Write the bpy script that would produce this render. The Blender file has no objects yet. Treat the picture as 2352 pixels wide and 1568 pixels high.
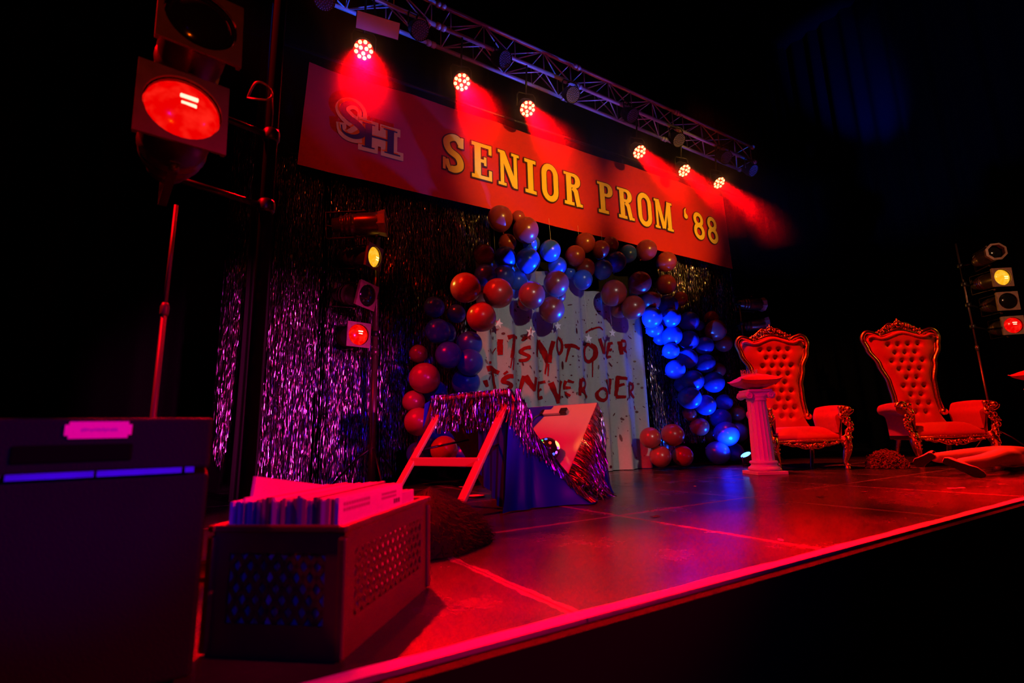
import bpy, bmesh, math, random
from math import sin, cos, pi, radians, sqrt, exp, atan2
from mathutils import Vector, Matrix
random.seed(7)
SC = bpy.context.scene
COL = SC.collection

# ------------------------------------------------------------------ camera
cam_data = bpy.data.cameras.new('camera')
cam = bpy.data.objects.new('camera', cam_data)
COL.objects.link(cam)
cam_data.sensor_fit = 'HORIZONTAL'
cam_data.sensor_width = 36.0
cam_data.lens = 17.602
cam_data.clip_start = 0.02
CX = Vector((0.853549, -0.520296, -0.027323)); CD = Vector((0.075347, 0.175158, -0.981653)); CF = Vector((0.515536, 0.835830, 0.188709))
cam.matrix_world = Matrix(((CX.x, -CD.x, -CF.x, 0.0), (CX.y, -CD.y, -CF.y, 0.0), (CX.z, -CD.z, -CF.z, 0.47), (0, 0, 0, 1)))
cam_data.dof.use_dof = True
cam_data.dof.focus_distance = 6.2
cam_data.dof.aperture_fstop = 2.2
SC.camera = cam

# ------------------------------------------------------------------ world, exposure
W = bpy.data.worlds.new('dark_hall'); SC.world = W
W.use_nodes = True
W.node_tree.nodes['Background'].inputs[0].default_value = (0.02, 0.012, 0.03, 1)
W.node_tree.nodes['Background'].inputs[1].default_value = 0.004
SC.view_settings.view_transform = 'Standard'
SC.view_settings.look = 'None'
SC.view_settings.exposure = 0.0
SC.view_settings.gamma = 1.0
SC.view_settings.use_curve_mapping = False
try:
    SC.cycles.use_denoising = True
    SC.cycles.max_bounces = 6
    SC.cycles.diffuse_bounces = 2
    SC.cycles.glossy_bounces = 3
    SC.cycles.transmission_bounces = 4
    SC.cycles.volume_bounces = 0
    SC.cycles.sample_clamp_indirect = 4.0
except Exception:
    pass

# ------------------------------------------------------------------ lights
def spot(name, loc, target, color, watts, deg, blend=0.4, size=0.08):
    l = bpy.data.lights.new(name, 'SPOT')
    l.color = color; l.energy = watts; l.spot_size = radians(deg); l.spot_blend = blend; l.shadow_soft_size = size
    o = bpy.data.objects.new(name, l); COL.objects.link(o)
    o.location = loc
    d = Vector(target) - Vector(loc)
    o.rotation_euler = d.to_track_quat('-Z', 'Y').to_euler()
    return o

def beam(name, loc, direction, color, watts, deg, size):
    l = bpy.data.lights.new(name, 'AREA'); l.shape = 'DISK'; l.size = size; l.spread = radians(deg)
    l.color = color; l.energy = watts
    o = bpy.data.objects.new(name, l); COL.objects.link(o); o.location = loc
    o.rotation_euler = Vector(direction).to_track_quat('-Z', 'Y').to_euler()
    return o

RED = (1.0, 0.016, 0.004)
BEAM = (1.0, 0.0, 0.0015)
AMB = (1.0, 0.50, 0.06)
# red heads on a high boom at the left end of the stage, colour washes and profile spots front of house, plus added fills
spot('red_overhead', (4.55, 3.3, 6.2), (7.1, 2.5, 0.4), RED, 3300, 44, 0.6, 0.12)
spot('red_side_wash', (-2.4, 2.6, 5.0), (1.9, 2.7, 0.5), (1.0, 0.0, 0.003), 3000, 48, 0.6, 0.10)
spot('red_front_wash', (7.5, -5.0, 4.0), (0.15, 1.5, 0.4), (1.0, 0.0, 0.03), 5200, 15, 0.9, 0.10)
spot('red_banner_fill', (0.2, -4.0, 3.0), (1.6, 5.1, 3.9), (1.0, 0.10, 0.01), 400, 20, 0.9, 0.10)  # added fill, reddens the monogram end that the par beams miss
spot('red_frame_fill', (-0.6, -3.0, 1.2), (-0.12, 1.8, 1.75), (1.0, 0.09, 0.0), 120, 12, 0.9, 0.10)  # added fill for the two foreground gel frames, no boom light there
spot('magenta_front_wash', (2.8, -4.5, 1.0), (0.65, 5.2, 0.95), (1.0, 0.03, 0.46), 3500, 15.5, 0.8, 0.1)
spot('blue_front_wash', (-1.0, -5.0, 3.0), (1.3, 2.4, 0.4), (0.03, 0.0, 1.0), 300, 26, 0.8, 0.1)
spot('rose_table_fill', (1.2, -5.0, 2.6), (2.35, 3.1, 0.4), (1.0, 0.0, 0.30), 900, 10, 0.8, 0.06)  # added fill to brighten the fringe and cloth of the table
spot('blue_strip_fill', (-1.0, -4.0, 2.0), (-0.22, 1.3, 0.43), (0.03, 0.0, 1.0), 600, 7, 0.8, 0.05)  # added narrow fill for the cabinet strip, no boom light there
spot('violet_front_wash', (-1.0, -5.0, 3.0), (5.4, 3.45, 0.6), (0.75, 0.0, 0.62), 480, 8, 0.7, 0.1)
spot('violet_truss_wash', (2.5, -2.0, 1.0), (4.2, 4.6, 5.6), (0.95, 0.05, 0.75), 48, 36, 0.9, 0.2)
spot('white_profile_spot', (0.4, -5.0, 3.7), (4.08, 5.15, 1.12), (1.0, 0.94, 0.86), 880, 17.2, 0.4, 0.03)
spot('amber_profile_spot', (3.4, -5.5, 3.0), (6.1, 5.1, 3.85), AMB, 5400, 15.0, 0.85, 0.05)
spot('amber_profile_spot', (2.4, -5.5, 3.0), (3.6, 5.1, 3.85), AMB, 5400, 15.0, 0.85, 0.05)
spot('amber_frame_fill', (3.0, -4.0, 4.0), (9.1, 2.1, 2.2), (1.0, 0.42, 0.20), 800, 15, 0.8, 0.05)  # added fill for the far gel frames, replaces spill from their amber lenses
spot('amber_throne_fill', (11.0, -1.0, 4.0), (7.3, 2.7, 1.2), AMB, 110, 20, 0.8, 0.05)  # added fill for amber highlights on the gilded rails
spot('red_stand_fill', (-1.5, 3.0, 5.3), (1.35, 4.9, 2.5), (1.0, 0.01, 0.0), 300, 11, 0.6, 0.05)  # added narrow fill for the topmost can on the middle stand
spot('red_balloon_fill', (-0.6, 3.2, 5.4), (2.6, 4.55, 1.95), RED, 900, 15, 0.8, 0.05)  # added fill to highlight the three big red balloons
spot('blue_drape_spot', (11.6, 3.4, 5.0), (13.1, 4.75, 8.5), (0.0, 0.02, 1.0), 2200, 30, 1.0, 0.1)

# ------------------------------------------------------------------ materials
def nt(name):
    m = bpy.data.materials.new(name); m.use_nodes = True
    return m, m.node_tree, m.node_tree.nodes['Principled BSDF']
MATS = {}
def mat(name, base, rough=0.5, metal=0.0, emit=None, estr=0.0, noise=0.0, nscale=8.0, bump=0.0, bscale=60.0, sheen=0.0, coat=0.0, spec=0.5, stretch=None):
    if name in MATS: return MATS[name]
    m, t, p = nt(name)
    p.inputs['Base Color'].default_value = (*base, 1)
    p.inputs['Roughness'].default_value = rough
    p.inputs['Metallic'].default_value = metal
    p.inputs['Specular IOR Level'].default_value = spec
    if sheen: p.inputs['Sheen Weight'].default_value = sheen
    if coat: p.inputs['Coat Weight'].default_value = coat
    if emit:
        p.inputs['Emission Color'].default_value = (*emit, 1); p.inputs['Emission Strength'].default_value = estr
    if noise or bump:
        tc = t.nodes.new('ShaderNodeTexCoord')
        src = tc.outputs['Object']
        if stretch:
            mp = t.nodes.new('ShaderNodeMapping'); mp.inputs['Scale'].default_value = stretch
            t.links.new(src, mp.inputs['Vector']); src = mp.outputs['Vector']
    if noise:
        n = t.nodes.new('ShaderNodeTexNoise'); n.inputs['Scale'].default_value = nscale; n.inputs['Detail'].default_value = 4
        t.links.new(src, n.inputs['Vector'])
        mr = t.nodes.new('ShaderNodeMapRange'); mr.inputs['To Min'].default_value = 1 - noise; mr.inputs['To Max'].default_value = 1 + noise
        t.links.new(n.outputs['Fac'], mr.inputs['Value'])
        mx = t.nodes.new('ShaderNodeVectorMath'); mx.operation = 'SCALE'; mx.inputs[0].default_value = base
        t.links.new(mr.outputs['Result'], mx.inputs['Scale'])
        t.links.new(mx.outputs['Vector'], p.inputs['Base Color'])
    if bump:
        n2 = t.nodes.new('ShaderNodeTexNoise'); n2.inputs['Scale'].default_value = bscale; n2.inputs['Detail'].default_value = 3
        t.links.new(src, n2.inputs['Vector'])
        b = t.nodes.new('ShaderNodeBump'); b.inputs['Strength'].default_value = bump; b.inputs['Distance'].default_value = 0.01
        t.links.new(n2.outputs['Fac'], b.inputs['Height']); t.links.new(b.outputs['Normal'], p.inputs['Normal'])
    MATS[name] = m
    return m

def deck_material():
    m, t, p = nt('painted_deck'); N = t.nodes; L = t.links
    tc = N.new('ShaderNodeTexCoord'); sx = N.new('ShaderNodeSeparateXYZ'); L.new(tc.outputs['Object'], sx.inputs[0])
    def mth(op, a, b=None, c=None):
        n = N.new('ShaderNodeMath'); n.operation = op
        for i, v in enumerate((a, b, c)):
            if v is None: continue
            if isinstance(v, (int, float)): n.inputs[i].default_value = v
            else: L.new(v, n.inputs[i])
        return n.outputs[0]
    ax = mth('SUBTRACT', 0.625, mth('ABSOLUTE', sx.outputs[0])); ay = mth('SUBTRACT', 0.61, mth('ABSOLUTE', sx.outputs[1]))
    d = mth('MINIMUM', ax, ay)
    geo = N.new('ShaderNodeNewGeometry')
    nz = N.new('ShaderNodeTexNoise'); nz.inputs['Scale'].default_value = 9; nz.inputs['Detail'].default_value = 6; L.new(geo.outputs['Position'], nz.inputs['Vector'])
    edge = mth('ADD', -0.006, mth('MULTIPLY', nz.outputs['Fac'], 0.052))
    fac = mth('LESS_THAN', d, edge)
    nz2 = N.new('ShaderNodeTexNoise'); nz2.inputs['Scale'].default_value = 2.2; nz2.inputs['Detail'].default_value = 8; nz2.inputs['Roughness'].default_value = 0.65; L.new(geo.outputs['Position'], nz2.inputs['Vector'])
    nz3 = N.new('ShaderNodeTexNoise'); nz3.inputs['Scale'].default_value = 60; nz3.inputs['Detail'].default_value = 3; L.new(geo.outputs['Position'], nz3.inputs['Vector'])
    ramp = N.new('ShaderNodeValToRGB'); L.new(nz2.outputs['Fac'], ramp.inputs[0])
    ramp.color_ramp.elements[0].position = 0.3; ramp.color_ramp.elements[0].color = (0.020, 0.019, 0.019, 1)
    ramp.color_ramp.elements[1].position = 0.75; ramp.color_ramp.elements[1].color = (0.056, 0.050, 0.050, 1)
    mix = N.new('ShaderNodeMix'); mix.data_type = 'RGBA'; L.new(mth('MULTIPLY', fac, mth('MULTIPLY', nz2.outputs['Fac'], 1.5)), mix.inputs[0])
    L.new(ramp.outputs[0], mix.inputs[6]); mix.inputs[7].default_value = (0.20, 0.18, 0.17, 1)
    L.new(mix.outputs[2], p.inputs['Base Color'])
    rr = N.new('ShaderNodeMapRange'); rr.inputs['To Min'].default_value = 0.14; rr.inputs['To Max'].default_value = 0.36; L.new(nz2.outputs['Fac'], rr.inputs['Value']); L.new(rr.outputs[0], p.inputs['Roughness'])
    b = N.new('ShaderNodeBump'); b.inputs['Strength'].default_value = 0.12; b.inputs['Distance'].default_value = 0.004
    L.new(nz3.outputs['Fac'], b.inputs['Height']); L.new(b.outputs['Normal'], p.inputs['Normal'])
    return m

def foil_material(name, tints, rough=0.3):
    # holographic foil: every facet carries its own hue and a painted sparkle brightness (vertex colour from the strip), metallic
    m, t, p = nt(name)
    a = t.nodes.new('ShaderNodeVertexColor'); a.layer_name = 'hue'
    t.links.new(a.outputs['Color'], p.inputs['Base Color'])
    p.inputs['Metallic'].default_value = 1.0; p.inputs['Roughness'].default_value = rough
    return m

# ------------------------------------------------------------------ mesh builder
class MB:
    def __init__(s): s.v = []; s.f = []; s.c = []; s.sm = []
    def add(s, vs, fs, smooth=True, col=None):
        o = len(s.v); s.v.extend([tuple(x) for x in vs])
        for f in fs:
            s.f.append([o + i for i in f]); s.sm.append(smooth); s.c.append(col)
        return s
    def box(s, c, d, rot=None, bev=0.0):
        x, y, z = d[0] / 2, d[1] / 2, d[2] / 2
        M = rot if rot is not None else Matrix.Identity(3)
        C = Vector(c)
        if bev:
            bm = bmesh.new(); bmesh.ops.create_cube(bm, size=1.0)
            for v in bm.verts: v.co = Vector((v.co.x * d[0], v.co.y * d[1], v.co.z * d[2]))
            bmesh.ops.bevel(bm, geom=bm.edges[:], offset=min(bev, x * .9, y * .9, z * .9), segments=2, profile=.5, affect='EDGES')
            bm.verts.index_update()
            vs = [M @ v.co + C for v in bm.verts]; fs = [[v.index for v in f.verts] for f in bm.faces]
            bm.free()
            return s.add(vs, fs, False)
        vs = [(sx * x, sy * y, sz * z) for sz in (-1, 1) for sy in (-1, 1) for sx in (-1, 1)]
        fs = [(0, 2, 3, 1), (4, 5, 7, 6), (0, 1, 5, 4), (2, 6, 7, 3), (0, 4, 6, 2), (1, 3, 7, 5)]
        return s.add([M @ Vector(v) + C for v in vs], fs, False)
    def tube(s, path, rad, n=10, caps=True, closed=False, flat=1.0):
        path = [Vector(p) for p in path]; k = len(path)
        R = rad if isinstance(rad, (list, tuple)) else [rad] * k
        T = []
        for i in range(k):
            a = path[(i - 1) % k] if (closed or i > 0) else path[i]
            b = path[(i + 1) % k] if (closed or i < k - 1) else path[i]
            d = (b - a); T.append(d.normalized() if d.length > 1e-9 else Vector((0, 0, 1)))
        up = Vector((0, 0, 1)) if abs(T[0].z) < .9 else Vector((1, 0, 0))
        nrm = (up - T[0] * up.dot(T[0])).normalized()
        vs = []
        for i in range(k):
            nrm = nrm - T[i] * nrm.dot(T[i])
            if nrm.length < 1e-6: nrm = T[i].orthogonal()
            nrm.normalize(); bi = T[i].cross(nrm)
            for j in range(n):
                a = 2 * pi * j / n
                vs.append(path[i] + (nrm * cos(a) * flat + bi * sin(a)) * R[i])
        fs = []
        for i in range(k if closed else k - 1):
            for j in range(n):
                a = i * n + j; b = i * n + (j + 1) % n; i2 = (i + 1) % k
                fs.append((a, b, i2 * n + (j + 1) % n, i2 * n + j))
        if caps and not closed:
            fs.append(tuple(range(n - 1, -1, -1))); fs.append(tuple((k - 1) * n + j for j in range(n)))
        return s.add(vs, fs, True)
    def lathe(s, prof, n=24, M=None, smooth=True, caps=True, phase=0.0):
        # prof: (radius, height) along local +Z
        M = M if M is not None else Matrix.Identity(4)
        vs = []
        for r, h in prof:
            for j in range(n):
                a = 2 * pi * j / n + phase
                vs.append(M @ Vector((r * cos(a), r * sin(a), h)))
        fs = []
        for i in range(len(prof) - 1):
            for j in range(n):
                fs.append((i * n + j, i * n + (j + 1) % n, (i + 1) * n + (j + 1) % n, (i + 1) * n + j))
        if caps:
            if prof[0][0] > 1e-6: fs.append(tuple(range(n - 1, -1, -1)))
            if prof[-1][0] > 1e-6: fs.append(tuple((len(prof) - 1) * n + j for j in range(n)))
        return s.add(vs, fs, smooth)
    def ball(s, c, r, nu=12, nv=8, scale=(1, 1, 1), M=None):
        c = Vector(c); vs = []; fs = []
        for i in range(nv + 1):
            th = pi * i / nv
            for j in range(nu):
                a = 2 * pi * j / nu
                p = Vector((r * scale[0] * sin(th) * cos(a), r * scale[1] * sin(th) * sin(a), r * scale[2] * cos(th)))
                vs.append(c + (M @ p if M is not None else p))
        for i in range(nv):
            for j in range(nu):
                fs.append((i * nu + j, (i + 1) * nu + j, (i + 1) * nu + (j + 1) % nu, i * nu + (j + 1) % nu))
        return s.add(vs, fs, True)
    def grid(s, fn, nu, nv, smooth=True, closeu=False):
        vs = [fn(i / nu, j / nv) for j in range(nv + 1) for i in range(nu + (0 if closeu else 1))]
        w = nu if closeu else nu + 1
        fs = []
        for j in range(nv):
            for i in range(nu):
                i2 = (i + 1) % w if closeu else i + 1
                fs.append((j * w + i, j * w + i2, (j + 1) * w + i2, (j + 1) * w + i))
        return s.add(vs, fs, smooth)
    def build(s, name, m, parent=None, loc=None, colors=False):
        me = bpy.data.meshes.new(name)
        me.from_pydata(s.v, [], s.f); me.update()
        me.polygons.foreach_set('use_smooth', s.sm)
        if colors:
            ca = me.color_attributes.new('hue', 'FLOAT_COLOR', 'CORNER')
            buf = []
            for p, c in zip(me.polygons, s.c):
                for _ in range(p.loop_total): buf.extend((*c, 1.0))
            ca.data.foreach_set('color', buf)
        me.materials.append(m)
        o = bpy.data.objects.new(name, me); COL.objects.link(o)
        if parent is not None: o.parent = parent
        if loc is not None: o.location = loc
        return o

def tag(o, label, cat, group=None, kind=None):
    o['label'] = label; o['category'] = cat
    if group: o['group'] = group
    if kind: o['kind'] = kind
    return o
def thing(name, label, cat, loc=(0, 0, 0), rz=0.0, group=None):
    o = bpy.data.objects.new(name, None); COL.objects.link(o); o.empty_display_size = .1
    o.location = loc; o.rotation_euler = (0, 0, rz)
    return tag(o, label, cat, group)
def struct(o): o['kind'] = 'structure'; return o
def dup(root, loc=None, rot=None, label=None, group=None):
    def cp(o, par):
        c = o.copy(); COL.objects.link(c)
        if par is not None: c.parent = par
        for ch in list(o.children): cp(ch, c)
        return c
    r = cp(root, None)
    if loc is not None: r.location = loc
    if rot is not None: r.rotation_euler = rot
    if label: r['label'] = label
    if group: r['group'] = group
    return r
def spline(pts, n=8, closed=False):
    P = [Vector(p) for p in pts]; k = len(P); out = []
    for i in range(k if closed else k - 1):
        p0 = P[(i - 1) % k] if (closed or i > 0) else P[i]; p1 = P[i]; p2 = P[(i + 1) % k]
        p3 = P[(i + 2) % k] if (closed or i + 2 < k) else p2
        for j in range(n):
            t = j / n
            out.append(.5 * ((2 * p1) + (p2 - p0) * t + (2 * p0 - 5 * p1 + 4 * p2 - p3) * t * t + (3 * p1 - p0 - 3 * p2 + p3) * t ** 3))
    if not closed: out.append(P[-1])
    return out
def interp(x, tab):
    if x <= tab[0][0]: return tab[0][1]
    for (a, b), (c, d) in zip(tab, tab[1:]):
        if x <= c:
            t = (x - a) / (c - a); t = t * t * (3 - 2 * t); return b + (d - b) * t
    return tab[-1][1]

BLACK = mat('black_velour', (0.004, 0.004, 0.0045), 0.9, spec=0.1)
BLACKM = mat('black_metal', (0.007, 0.007, 0.008), 0.38, 0.0, noise=.3)
ALU = mat('aluminium', (0.55, 0.55, 0.56), 0.32, 1.0, noise=.15)
GOLD = mat('gold_leaf', (0.95, 0.52, 0.13), 0.27, 1.0, bump=.25, bscale=45)
VELVET = mat('red_velvet', (0.43, 0.010, 0.008), 0.6, sheen=.35, noise=.12, nscale=5)
FOIL = foil_material('holographic_foil', None, .24)

# ------------------------------------------------------------------ setting
DECK = deck_material()
SLAB = mat('bare_plywood', (0.10, 0.075, 0.055), 0.8, noise=.3)
floor = struct(MB().box((5.15, 4.17, -0.08), (16.25, 6.1, 0.14)).build('floor', SLAB))
proto = None
for i in range(13):
    for j in range(5):
        x = -2.225 + 1.25 * i; y = 1.73 + 1.22 * j
        if proto is None:
            p = proto = MB().box((0, 0, -0.006), (1.246, 1.216, 0.012), bev=.002).build('deck_panel', DECK, floor, (x, y, 0))
        else:
            p = proto.copy(); COL.objects.link(p); p.parent = floor; p.location = (x, y, random.uniform(-.0008, 0))
tape = mat('white_edge_paint', (0.80, 0.76, 0.76), 0.55, noise=.08)
def edge_strip(u, v):
    x = -2.8 + 15.9 * u
    w = .047 + .003 * sin(x * 9) + .002 * sin(x * 23)
    return (x, 1.121 + w * v, .0025)
et = struct(MB().grid(edge_strip, 220, 1).build('trim_1', tape))
et['label'] = 'white painted line along the front edge of the stage'
struct(MB().box((5.15, 1.10, -.56), (16.2, .04, 1.10)).build('wall_front', BLACK))
struct(MB().box((5, -2.2, -1.14), (26, 7, .08)).build('ground', BLACK))
def drape_wall(name, p0, p1, z0, z1, amp=.06, per=.42):
    a = Vector(p0); b = Vector(p1); L = (b - a).length; d = (b - a) / L; nrm = Vector((-d.y, d.x, 0))
    n = int(L / per * 8)
    def fn(u, v):
        s = L * u; k = sin(s / per * 2 * pi + .7 * sin(s * 1.3)) * amp + .3 * amp * sin(s * 23)
        p = a + d * s + nrm * k
        return (p.x, p.y, z0 + (z1 - z0) * v)
    return struct(MB().grid(fn, n, 3).build(name, BLACK))
drape_wall('wall_back', (-3.5, 6.4, 0), (14, 6.4, 0), -.02, 11)
drape_wall('wall_left', (-3.6, -5, 0), (-3.6, 6.4, 0), -1.1, 11)
drape_wall('wall_right', (13.2, 6.4, 0), (13.2, -5, 0), -1.1, 11)
struct(MB().box((5, .7, 11.05), (18, 12, .1)).build('ceiling', BLACK))

# black leg drape between the two foil curtains
def leg(u, v):
    x = .235 + .20 * u; z = 4.9 * v
    return (x + .012 * sin(z * 1.1), 4.98 + .03 * sin(u * 15) + .008 * sin(u * 40 + z), z + .005)
tag(MB().grid(leg, 40, 12).build('black_drape', mat('dull_black_cloth', (.012, .008, .008), .85)), 'narrow black leg drape hanging between the two foil curtains', 'drape')

# ------------------------------------------------------------------ foil (tinsel) curtains
HUES = [(1, .80, 1), (.75, .55, 1), (1, .45, .75), (.95, .85, .75), (.6, .6, 1), (1, .6, .5), (.9, .9, .95)]
def foil_strand(mb, x, y, z1, z0, w=.005, step=.030, sway=.012, lean=(0, 0), rng=random):
    n = max(2, int((z1 - z0) / step)); a = rng.uniform(0, 6.28); tw = rng.uniform(-.5, .5); ph = rng.uniform(0, 6)
    vs = []; px = rng.gauss(0, .004); py = rng.gauss(0, .006)
    for i in range(n + 1):
        t = i / n; z = z1 + (z0 - z1) * t
        a += tw + rng.gauss(0, .55); px += rng.gauss(0, .0016); py += rng.gauss(0, .002)
        xx = x + px + sway * t * sin(ph + 2 * t) + lean[0] * t; yy = y + py + lean[1] * t
        dx, dy = w * cos(a), w * .8 * sin(a)
        vs += [(xx - dx, yy - dy, z + rng.gauss(0, .004)), (xx + dx, yy + dy, z)]
    o = len(mb.v); mb.v.extend(vs)
    base = rng.choice(HUES)
    for i in range(n):
        h = base if rng.random() < .6 else rng.choice(HUES)
        k = rng.choice((.12, .25, .4, .7, 1.0))  # random facet brightness, sparkle painted into the foil colour
        mb.f.append([o + 2 * i, o + 2 * i + 1, o + 2 * i + 3, o + 2 * i + 2]); mb.sm.append(False); mb.c.append((h[0] * k, h[1] * k, h[2] * k))
def foil_curtain(x0, x1, y, z1, z0f, dens, label, gap=None, w=.0028, lean=None):
    mb = MB(); n = int((x1 - x0) * dens)
    for i in range(n):
        x = random.uniform(x0, x1)
        if gap and gap(x) > random.random(): continue
        zb = z0f(x) + abs(random.gauss(0, .05))
        foil_strand(mb, x, y + random.uniform(-.05, .05) + .03 * sin(x * 17), z1, zb, w, lean=lean(x) if lean else (0, 0))
    o = mb.build('foil_curtain', FOIL, colors=True)
    return tag(o, label, 'curtain', None, 'stuff')
foil_curtain(.45, 3.0, 5.35, 3.45, lambda x: .06 + .05 * sin(x * 4) + (.25 if x > 1.75 else 0), 680, 'wide shimmering foil fringe curtain behind the stand of coloured spotlights',
             gap=lambda x: .75 if sin(x * 14 + 2 * sin(x * 3)) > .88 else 0)
foil_curtain(.055, .30, 5.15, 3.6, lambda x: .25 + 2.2 * abs(x - .16) , 760, 'narrow foil fringe strip gathered to a point left of the black leg drape', lean=lambda x: (-(x - .14) * .75, 0))
foil_curtain(5.72, 6.16, 5.32, 2.75, lambda x: .12, 680, 'blue-lit foil fringe strip just right of the white lettered curtain')
foil_curtain(6.2, 8.05, 5.40, 3.6, lambda x: .3, 560, 'amber-glinting foil fringe curtain behind the right leg of the balloon arch',
             gap=lambda x: .5 if sin(x * 12) > .6 else 0)

# ------------------------------------------------------------------ white lettered curtain
def cur_y(x):
    return 5.15 + .052 * sin(x * 17.5 + 1.2 * sin(x * 2.1)) + .007 * sin(x * 41 + 2 * sin(x * 3)) + .010 * sin(x * 7)
def cloth_curtain(x0, x1, ztop, name='panel'):
    def fn(u, v):
        x = x0 + (x1 - x0) * u; z = .008 + (ztop - .008) * v
        e = 1 - .25 * v
        return (x, 5.15 + (cur_y(x) - 5.15) * (e if v > .3 else e), z - 2.0)
    return MB().grid(fn, 260, 24)
curt = thing('lettered_curtain', 'white cloth curtain painted with dripping red words under the balloon arch', 'curtain', (0, 0, 2.0))
CLOTH = mat('grey_white_cloth', (0.40, 0.40, 0.415), .75, bump=.35, bscale=220, noise=.10, nscale=30)
cloth_curtain(2.70, 4.36, 2.62).build('curtain_panel', CLOTH, curt)
cloth_curtain(4.34, 5.43, 2.45).build('curtain_panel', CLOTH, curt)
BLOOD = mat('red_paint', (0.30, 0.003, 0.006), .85, spec=.1, noise=.35, nscale=30)
PAINT = [('I',[([(3.016,1.65),(3.009,1.554),(3.007,1.459)],0.044),([(2.912,1.473),(2.967,1.544)],0.014)]),('T',[([(3.095,1.67),(3.183,1.695),(3.272,1.692)],0.042),([(3.199,1.7),(3.176,1.559),(3.146,1.42)],0.048),([(3.142,1.42),(3.115,1.297)],0.012),([(3.171,1.422),(3.15,1.272)],0.015)]),('apostrophe',[([(3.362,1.706),(3.327,1.654)],0.025)]),('S',[([(3.415,1.569),(3.348,1.56),(3.306,1.516),(3.353,1.481),(3.393,1.452),(3.359,1.412),(3.286,1.412)],0.031)]),('N',[([(3.579,1.688),(3.554,1.572),(3.543,1.458)],0.041),([(3.588,1.682),(3.658,1.536),(3.703,1.396)],0.057),([(3.778,1.675),(3.735,1.527),(3.72,1.397)],0.039),([(3.689,1.396),(3.664,1.253)],0.014),([(3.705,1.382),(3.694,1.226)],0.013)]),('O',[([(3.924,1.737),(3.948,1.716),(3.963,1.679),(3.965,1.633),(3.955,1.587),(3.934,1.55),(3.906,1.53),(3.877,1.53),(3.853,1.551),(3.839,1.587),(3.836,1.633),(3.846,1.679),(3.867,1.716),(3.895,1.737),(3.924,1.737)],0.03)]),('T',[([(4.01,1.641),(4.092,1.642),(4.192,1.602)],0.043),([(4.063,1.622),(4.015,1.428)],0.022)]),('O',[([(4.442,1.688),(4.476,1.665),(4.496,1.623),(4.499,1.571),(4.485,1.519),(4.455,1.478),(4.417,1.455),(4.377,1.456),(4.344,1.478),(4.324,1.52),(4.321,1.571),(4.335,1.622),(4.364,1.664),(4.402,1.687),(4.442,1.688)],0.042),([(4.46,1.468),(4.447,1.242)],0.012)]),('V',[([(4.563,1.774),(4.604,1.661),(4.626,1.567)],0.047),([(4.715,1.786),(4.665,1.665),(4.622,1.562)],0.04)]),('E',[([(4.804,1.738),(4.764,1.633),(4.724,1.529)],0.04),([(4.782,1.724),(4.856,1.742)],0.031),([(4.764,1.633),(4.838,1.654)],0.031),([(4.724,1.529),(4.818,1.548)],0.031)]),('R',[([(4.942,1.765),(4.948,1.67),(4.956,1.575)],0.041),([(4.952,1.765),(5.047,1.757),(5.03,1.691),(4.953,1.662)],0.032),([(4.964,1.663),(5.053,1.597)],0.032)]),('T',[([(2.795,1.268),(2.892,1.283),(2.997,1.238)],0.047),([(2.892,1.26),(2.919,1.142),(2.939,1.051)],0.042)]),('apostrophe',[([(3.083,1.255),(3.043,1.22)],0.022)]),('S',[([(3.151,1.197),(3.073,1.188),(3.033,1.136),(3.086,1.115),(3.124,1.083),(3.084,1.042)],0.036)]),('N',[([(3.343,1.212),(3.31,1.116),(3.287,1.02)],0.033),([(3.343,1.212),(3.396,1.118),(3.45,1.031)],0.045),([(3.482,1.197),(3.461,1.107),(3.441,1.024)],0.034)]),('E',[([(3.554,1.137),(3.533,1.04),(3.52,0.944)],0.046),([(3.528,1.13),(3.665,1.155)],0.031),([(3.54,1.027),(3.618,1.063)],0.027),([(3.503,0.937),(3.629,0.96)],0.033)]),('V',[([(3.724,1.143),(3.769,1.018),(3.802,0.921)],0.05),([(3.919,1.178),(3.848,1.02),(3.807,0.921)],0.042),([(3.799,0.921),(3.805,0.879)],0.039)]),('E',[([(4.0,1.181),(3.978,1.123),(3.965,1.065)],0.033),([(4.027,1.182),(4.089,1.155)],0.029),([(3.994,1.088),(4.057,1.089)],0.028),([(3.981,1.023),(4.05,0.982)],0.029)]),('R',[([(4.184,1.202),(4.167,1.092),(4.151,0.984)],0.04),([(4.193,1.195),(4.295,1.177),(4.29,1.118),(4.174,1.056)],0.037),([(4.202,1.057),(4.326,0.965)],0.041)]),('O',[([(4.589,1.087),(4.619,1.071),(4.638,1.042),(4.642,1.008),(4.629,0.973),(4.603,0.947),(4.569,0.932),(4.533,0.933),(4.503,0.949),(4.485,0.977),(4.481,1.012),(4.493,1.046),(4.519,1.073),(4.553,1.087),(4.589,1.087)],0.035)]),('V',[([(4.647,1.212),(4.709,1.115),(4.761,1.026)],0.039),([(4.78,1.24),(4.767,1.132),(4.751,1.026)],0.039)]),('E',[([(4.896,1.267),(4.873,1.135),(4.851,0.997)],0.04),([(4.874,1.259),(5.008,1.233)],0.036),([(4.884,1.136),(4.958,1.153)],0.031),([(4.85,0.99),(4.963,0.981)],0.034)]),('R',[([(5.076,1.173),(5.059,1.063),(5.044,0.955)],0.044),([(5.087,1.181),(5.183,1.168),(5.165,1.097),(5.076,1.064)],0.033),([(5.097,1.064),(5.195,0.973)],0.037)]),('squiggle',[([(4.372,1.851),(4.474,1.906),(4.575,1.931),(4.633,1.897)],0.019),([(5.184,0.864),(5.2,0.81)],0.015),([(2.77,1.137),(2.791,1.06)],0.03),([(2.819,1.342),(2.864,1.357)],0.02)])]
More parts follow.
